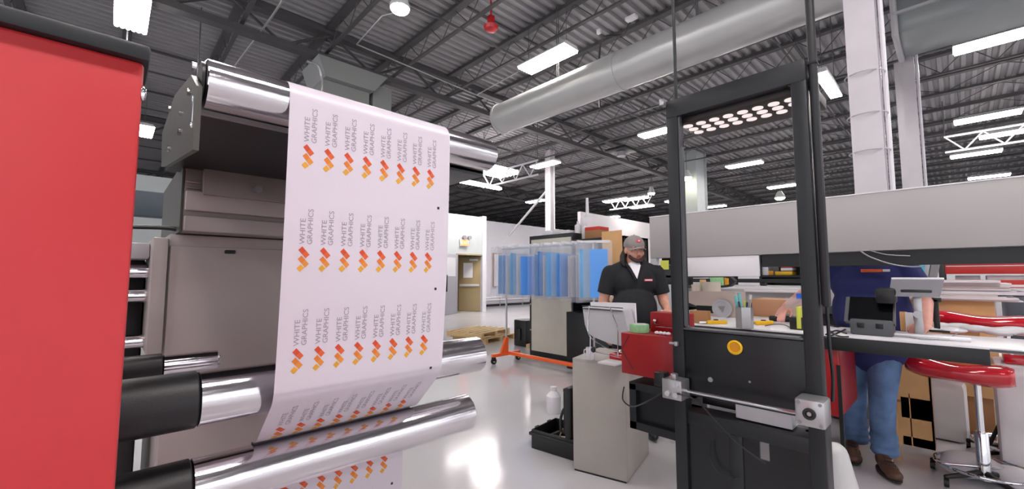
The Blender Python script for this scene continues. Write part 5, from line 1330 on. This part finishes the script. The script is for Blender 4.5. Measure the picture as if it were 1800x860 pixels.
def head(m, c, Mh, s=1.0):
    """skull, jaw, brow, nose, ears; c = centre of the skull, face towards local -y"""
    def P(x, y, z): return Vector(c) + Mh @ Vector((x*s, y*s, z*s))
    m.ball(P(0, 0.008, 0.02), (0.077*s, 0.096*s, 0.100*s), 3, Mh)
    m.ball(P(0, -0.030, -0.045), (0.060*s, 0.058*s, 0.066*s), 3, Mh)
    m.ball(P(0, -0.058, -0.088), (0.036*s, 0.030*s, 0.026*s), 3, Mh)      # chin
    for sx in (-1, 1):
        m.ball(P(sx*0.042, -0.060, -0.030), (0.026*s, 0.022*s, 0.026*s), 2, Mh)   # cheeks
        m.ball(P(sx*0.079, 0.012, -0.010), (0.009*s, 0.020*s, 0.032*s), 2, Mh)    # ears
        m.ball(P(sx*0.030, -0.078, 0.022), (0.030*s, 0.016*s, 0.010*s), 2, Mh)    # brows
    m.chain([P(0, -0.088, 0.010), P(0, -0.102, -0.018), P(0, -0.110, -0.036)], [0.008*s, 0.010*s, 0.014*s], 12)
    for sx in (-1, 1): m.ball(P(sx*0.012, -0.097, -0.040), (0.010*s, 0.010*s, 0.008*s), 2, Mh)
    m.ball(P(0, -0.086, -0.062), (0.024*s, 0.012*s, 0.012*s), 2, Mh)              # mouth mound
    return P
# --- man in black shirt and grey cap, standing behind the pale cabinet
mp = at(1113, 500, x=3.42)
HGT = at(1113, 417, x=3.40).z
man = person_root('person', (3.42, mp.y, 0), R(-50), 'man in a black polo shirt and grey cap standing behind the white panel pack')
def ML(x, y, z): return WM[man.as_pointer()] @ Vector((x, y, z))
zsh = HGT - 0.30        # shoulder joints
m = MB()
MI = WM[man.as_pointer()].to_3x3()
Mh = MI @ Matrix.Rotation(R(14), 3, 'Z') @ Matrix.Rotation(R(4), 3, 'X')
hc = ML(0.01, -0.035, HGT-0.115)
hp_ = head(m, hc, Mh, 1.0)
m.chain([ML(0, 0.01, HGT-0.32), ML(0, -0.015, HGT-0.19)], [0.066, 0.058])
# bare body trunk and limbs (mostly under clothes)
m.ball(ML(0, 0, zsh-0.10), (0.19, 0.12, 0.16), 3, MI); m.ball(ML(0, -0.02, zsh-0.36), (0.175, 0.14, 0.20), 3, MI); m.ball(ML(0, 0, zsh-0.55), (0.17, 0.12, 0.13), 3, MI)
RA = [(-0.205, 0.0, zsh-0.02), (-0.265, 0.02, zsh-0.28), (-0.255, -0.06, zsh-0.50)]     # picture left
LA = [(0.205, 0.0, zsh-0.02), (0.262, 0.0, zsh-0.28), (0.255, -0.12, zsh-0.43)]
LA[2] = (0.25, -0.16, 1.10)
for A in (RA, LA): m.chain([ML(*p) for p in A], [0.058, 0.045, 0.030], 16)
hand(m, ML(*RA[2]), MI @ Vector((0.05, -0.2, -1)), MI @ Vector((0.3, -1, 0.2)), MI @ Vector((-1, -0.2, 0)), 0.35)
hand(m, ML(*LA[2]), MI @ Vector((0.0, -0.85, -0.35)), MI @ Vector((-1, 0, 0)), MI @ Vector((0, -0.35, 0.9)), 0.5)
for sx in (-1, 1): m.chain([ML(sx*0.09, 0, zsh-0.58), ML(sx*0.11, -0.01, 0.50), ML(sx*0.12, 0.02, 0.10), ML(sx*0.12, -0.10, 0.05)], [0.095, 0.062, 0.042, 0.035])
body = remesh(m, 'body', SKIN, man, 0.0065, 3)
# face details
def PF(x, y, z): return hp_(x, y, z)
m = MB()
for sx in (-1, 1): m.ball(PF(sx*0.030, -0.083, 0.002), (0.012, 0.007, 0.007), 2, Mh)
m.build('eyes', EYEW, man)
m = MB()
for sx in (-1, 1): m.ball(PF(sx*0.030, -0.0895, 0.002), (0.0055, 0.004, 0.0055), 2, Mh)
m.build('pupils', BLKM, man)
m = MB()
for sx in (-1, 1): m.chain([PF(sx*0.012, -0.098, 0.017), PF(sx*0.032, -0.096, 0.022), PF(sx*0.050, -0.082, 0.016)], [0.004, 0.005, 0.003], 8)
m.build('eyebrows', HAIR, man)
m = MB(); m.ball(PF(0, -0.098, -0.060), (0.022, 0.006, 0.0045), 2, Mh); m.ball(PF(0, -0.097, -0.068), (0.019, 0.006, 0.005), 2, Mh); m.build('mouth', LIP, man)
m = MB()      # beard round jaw and chin, moustache
for k in range(-6, 7):
    a = k/6*1.25; m.ball(PF(0.064*math.sin(a), -0.028-0.060*math.cos(a), -0.096+0.05*(1-math.cos(a))), (0.015, 0.012, 0.019), 2, Mh)
m.ball(PF(0, -0.076, -0.100), (0.030, 0.020, 0.016), 2, Mh)
m.chain([PF(-0.028, -0.092, -0.058), PF(0, -0.104, -0.050), PF(0.028, -0.092, -0.058)], [0.0025, 0.0035, 0.0025], 8)
remesh(m, 'beard', BEARD, man, 0.005, 2)
m = MB()      # long hair behind the neck
for sx in (-1, 1):
    m.chain([PF(sx*0.070, 0.035, 0.0), PF(sx*0.092, 0.035, -0.06), PF(sx*0.102, 0.01, -0.11), PF(sx*0.092, -0.01, -0.145)], [0.022, 0.028, 0.028, 0.016])
m.ball(PF(0, 0.07, -0.05), (0.088, 0.045, 0.10), 3, Mh); m.ball(PF(0, 0.045, 0.0), (0.083, 0.07, 0.06), 3, Mh)
remesh(m, 'hair', HAIR, man, 0.007, 3)
# cap: crown, curved brim, front patch
m = MB(); m.ball(PF(0, 0.008, 0.040), (0.090, 0.108, 0.092), 3, Mh)
for v in list(m.bm.verts):
    lz = (Mh.inverted() @ (v.co - PF(0, 0.008, 0.04))).z
    if lz < -0.016: v.co = v.co + Mh @ Vector((0, 0, -0.016-lz))
cp_ = m.build('cap', CAPG, man, angle=60); cp_['label'] = 'grey baseball cap'
m = MB(); rows = []
for i in range(5):
    f = i/4; rr = []
    for j in range(13):
        a = -1.15+2.3*j/12
        x = math.sin(a)*(0.084+0.0*f); y = -math.cos(a)*0.098 - f*0.072*math.cos(a*1.1)**0.7 if abs(a*1.1) < PI/2 else -math.cos(a)*0.098
        rr.append((x, y+0.008, 0.028 - 0.012*f - 0.022*(abs(math.sin(a))**2)))
    rows.append(rr)
vt = [[m.bm.verts.new(PF(*p)) for p in r_] for r_ in rows]; vb = [[m.bm.verts.new(PF(p[0], p[1], p[2]-0.004)) for p in r_] for r_ in rows]
for i in range(4):
    for j in range(12):
        m.bm.faces.new((vt[i][j], vt[i][j+1], vt[i+1][j+1], vt[i+1][j])); m.bm.faces.new((vb[i][j], vb[i+1][j], vb[i+1][j+1], vb[i][j+1]))
for j in range(12): m.bm.faces.new((vt[4][j], vt[4][j+1], vb[4][j+1], vb[4][j]))
for i in range(4):
    m.bm.faces.new((vt[i][0], vt[i+1][0], vb[i+1][0], vb[i][0])); m.bm.faces.new((vt[i][12], vb[i][12], vb[i+1][12], vt[i+1][12]))
bmesh.ops.recalc_face_normals(m.bm, faces=list(m.bm.faces))
m.build('brim', CAPG, cp_, angle=60)
MB().ball(PF(0.0, -0.091, 0.078), (0.024, 0.008, 0.015), 2, Mh @ Matrix.Rotation(R(-28), 3, 'X')).build('front_patch', PINKL, cp_)
MB().ball(PF(0.0, -0.098, 0.079), (0.010, 0.004, 0.006), 2, Mh @ Matrix.Rotation(R(-28), 3, 'X')).build('patch_mark', WHT, cp_)
MB().ball(PF(0, 0.008, 0.133), (0.007, 0.007, 0.004), 2).build('top_button', CAPG, cp_)
# shirt
m = MB()
m.ball(ML(0, 0.01, zsh-0.10), (0.205, 0.140, 0.165), 3, MI); m.ball(ML(0, -0.02, zsh-0.34), (0.200, 0.165, 0.22), 3, MI); m.ball(ML(0, 0.0, zsh-0.54), (0.190, 0.150, 0.17), 3, MI)
m.chain([ML(-0.20, 0.0, zsh-0.03), ML(-0.07, 0.01, zsh+0.045)], [0.070, 0.055]); m.chain([ML(0.20, 0, zsh-0.03), ML(0.07, 0.01, zsh+0.045)], [0.070, 0.055])
for A, sx in ((RA, -1), (LA, 1)):
    a, b = Vector(A[0]), Vector(A[1]); e_ = a.lerp(b, 0.72)
    m.chain([ML(*a), ML(*a.lerp(b, 0.35))], [0.072, 0.074], 18); m.cyl(ML(*a.lerp(b, 0.35)), ML(*e_), 0.074, 0.072, 20)
remesh(m, 'shirt', SHIRTB, man, 0.008, 4)
# collar and white tee in the open neck
m = MB(); m.prism([ML(-0.047, -0.112, zsh+0.045), ML(0.047, -0.112, zsh+0.045), ML(0.006, -0.158, zsh-0.075)], MI @ Vector((0, -0.014, 0.0)))
m.ball(ML(0, -0.055, zsh+0.045), (0.062, 0.055, 0.035), 3, MI)
m.build('white_undershirt', WHT, man)
m = MB()
for sx in (-1, 1): m.chain([ML(sx*0.068, 0.03, zsh+0.075), ML(sx*0.066, -0.065, zsh+0.055), ML(sx*0.035, -0.135, zsh-0.01), ML(sx*0.008, -0.168, zsh-0.08)], [0.014, 0.014, 0.011, 0.006], 10)
m.build('collar', SHIRTB, man)
m = MB(); m.box((-0.038, -0.008, -0.010), (0.038, 0.0, 0.010), 0.003); m.bm.transform(Matrix.Translation(ML(0.105, -0.137, zsh-0.085)) @ (MI @ Matrix.Rotation(R(14), 3, 'Z')).to_4x4())
m.build('chest_patch', PINKL, man)
m = MB(); m.box((-0.032, -0.010, -0.004), (0.032, -0.008, 0.004)); m.bm.transform(Matrix.Translation(ML(0.105, -0.137, zsh-0.085)) @ (MI @ Matrix.Rotation(R(14), 3, 'Z')).to_4x4())
m.build('patch_lettering', WHT, man)
m = MB()
m.ball(ML(0, 0, zsh-0.58), (0.18, 0.14, 0.12), 3, MI)
for sx in (-1, 1): m.chain([ML(sx*0.09, 0, zsh-0.62), ML(sx*0.11, -0.01, 0.50), ML(sx*0.12, 0.02, 0.08)], [0.11, 0.08, 0.065])
remesh(m, 'trousers', TROUS, man, 0.012, 4)
for sx in (-1, 1):
    m = MB().ball(ML(sx*0.12, -0.06, 0.045), (0.05, 0.13, 0.045), 3, MI); m.build('shoe', BLKM, man)

# --- person in navy shirt leaning at the bench, head behind the grey beam
pX, pY = 4.18, 0.47
per = person_root('person', (pX, pY, 0), R(-90), 'person in navy shirt, jeans and brown shoes reaching over the bench, head hidden')
def PL(x, y, z): return WM[per.as_pointer()] @ Vector((x, y, z))
def toL(p): return WM[per.as_pointer()].inverted() @ p
PI3 = WM[per.as_pointer()].to_3x3()
m = MB()
Hh = PI3 @ Matrix.Rotation(R(18), 3, 'X')
hpp = head(m, PL(0, -0.06, 1.70), Hh, 1.0)
m.chain([PL(0, 0.02, 1.48), PL(0, -0.03, 1.62)], [0.06, 0.056])
m.ball(PL(0, 0, 1.34), (0.19, 0.12, 0.17), 3, PI3); m.ball(PL(0, 0, 1.10), (0.165, 0.12, 0.2), 3, PI3); m.ball(PL(0, 0.01, 0.95), (0.17, 0.13, 0.13), 3, PI3)
wr = toL(Vector((HP.x+0.06, HP.y+0.0, BZ+0.125)))           # wrist above the device
sl = toL(at(1398, 475, x=4.2))
A1 = [Vector((-0.21, 0.0, 1.44)), Vector((-0.40, 0.06, 1.27)), wr]
wr2 = toL(Vector((BX+0.52, 0.02, BZ+0.055)))
wr2 = toL(Vector((at(1628, 565, x=BX+0.45).x, at(1628, 565, x=BX+0.45).y, BZ+0.06)))
el = toL(at(1598, 487, x=4.0)); A2 = [Vector((0.21, 0.0, 1.43)), Vector((0.30, -0.06, 1.24)), Vector((wr2.x, wr2.y, wr2.z))]
for A in (A1, A2): m.chain([PL(*p) for p in A], [0.060, 0.047, 0.029], 16)
dirw = (PL(*A1[2])-PL(*A1[1])).normalized()
hand(m, PL(*A1[2]), Vector((-0.55, 0.1, -0.35)), Vector((-0.1, -1, 0)), Vector((-0.3, 0, 1)), 0.55, 1.05)
hand(m, PL(*A2[2]), Vector((-0.9, 0.25, -0.1)), Vector((0.25, 1, 0.2)), Vector((0, -0.1, 1)), 0.45, 1.05)
for sx, fy in ((-1, 0.10), (1, -0.06)): m.chain([PL(sx*0.09-.02, 0, 0.9), PL(sx*0.09-.05, fy-0.03, 0.50), PL(sx*0.09-.06, fy+0.02, 0.10), PL(sx*0.11-.06, fy-0.08, 0.05)], [0.09, 0.06, 0.042, 0.035])
remesh(m, 'body', SKIN2, per, 0.0065, 3)
m = MB(); m.ball(hpp(0, 0.02, 0.045), (0.086, 0.100, 0.085), 3, Hh); m.ball(hpp(0, 0.05, -0.02), (0.08, 0.06, 0.07), 3, Hh)
remesh(m, 'hair', HAIR, per, 0.008, 3)
m = MB()
for sx in (-1, 1): m.ball(hpp(sx*0.030, -0.084, 0.002), (0.012, 0.007, 0.007), 2, Hh)
m.build('eyes', EYEW, per)
m = MB().ball(hpp(0, -0.097, -0.064), (0.022, 0.006, 0.007), 2, Hh); m.build('mouth', LIP, per)
m = MB()
m.ball(PL(0, 0.0, 1.33), (0.245, 0.155, 0.20), 3, PI3); m.ball(PL(0, -0.01, 1.12), (0.24, 0.15, 0.27), 3, PI3); m.ball(PL(0, 0, 0.88), (0.205, 0.155, 0.22), 3, PI3)
for A, fr in ((A1, 0.90), (A2, 0.68)):
    a, b = A[0], A[1]; e_ = a.lerp(b, fr)
    m.chain([PL(*a), PL(*a.lerp(b, 0.4))], [0.082, 0.080], 18); m.cyl(PL(*a.lerp(b, 0.4)), PL(*e_), 0.080, 0.072, 20)
    m.chain([PL(a.x*0.3, 0.01, 1.49), PL(*a)], [0.07, 0.082])
remesh(m, 'shirt', NAVY, per, 0.009, 4)
m = MB(); q = toL(at(1533, 462, x=pX-0.17))
m = MB().box((pX-0.160, at(1560, 462, x=pX-0.16).y+0.03, 1.415), (pX-0.145, at(1512, 462, x=pX-0.16).y, 1.437), 0.003)
m.build('orange_badge', ORANGE, per)
MB().box((pX-0.162, at(1560, 462, x=pX-0.16).y-0.01, 1.417), (pX-0.145, at(1560, 462, x=pX-0.16).y+0.029, 1.435), 0.003).build('white_badge', WHT, per)
m = MB()
m.ball(PL(0, 0.01, 0.88), (0.19, 0.145, 0.13), 3, PI3)
for sx, fy in ((-1, 0.10), (1, -0.06)):
    m.chain([PL(sx*0.09-.02, 0, 0.88), PL(sx*0.09-.05, fy-0.03, 0.50), PL(sx*0.09-.06, fy+0.0, 0.30)], [0.11, 0.080, 0.074]); m.cyl(PL(sx*0.09-.06, fy, 0.30), PL(sx*0.095-.06, fy+0.02, 0.10), 0.074, 0.078, 18)
    for k in range(3): m.torus(PL(sx*0.092-.06, fy+0.01, 0.13+0.05*k), 0.074, 0.012, seg=20, ss=8)
remesh(m, 'jeans', JEANS, per, 0.011, 2)
for sx, fy, lb in ((-1, 0.10, None), (1, -0.06, None)):
    m = MB(); c = PL(sx*0.105-.06, fy-0.08, 0.0); a = R(10*sx)
    Ms = PI3 @ Matrix.Rotation(a*-1 if sx < 0 else R(22), 3, 'Z')
    m.ball(c+Ms @ Vector((0, 0.05, 0.075)), (0.045, 0.075, 0.06), 3, Ms); m.ball(c+Ms @ Vector((0, -0.05, 0.055)), (0.050, 0.11, 0.045), 3, Ms); m.ball(c+Ms @ Vector((0, -0.13, 0.045)), (0.048, 0.06, 0.036), 3, Ms)
    so = remesh(m, 'shoe', SHOE, per, 0.008, 3)
    m = MB(); m.ball(c+Ms @ Vector((0, -0.035, 0.016)), (0.056, 0.165, 0.016), 3, Ms); m.build('sole', SOLE, so)
    m = MB()
    for k in range(4): m.cyl(c+Ms @ Vector((-0.025, -0.02-0.03*k, 0.115-0.012*k)), c+Ms @ Vector((0.025, -0.035-0.03*k, 0.115-0.012*k)), 0.003, seg=6)
    m.build('laces', BLKM, so)
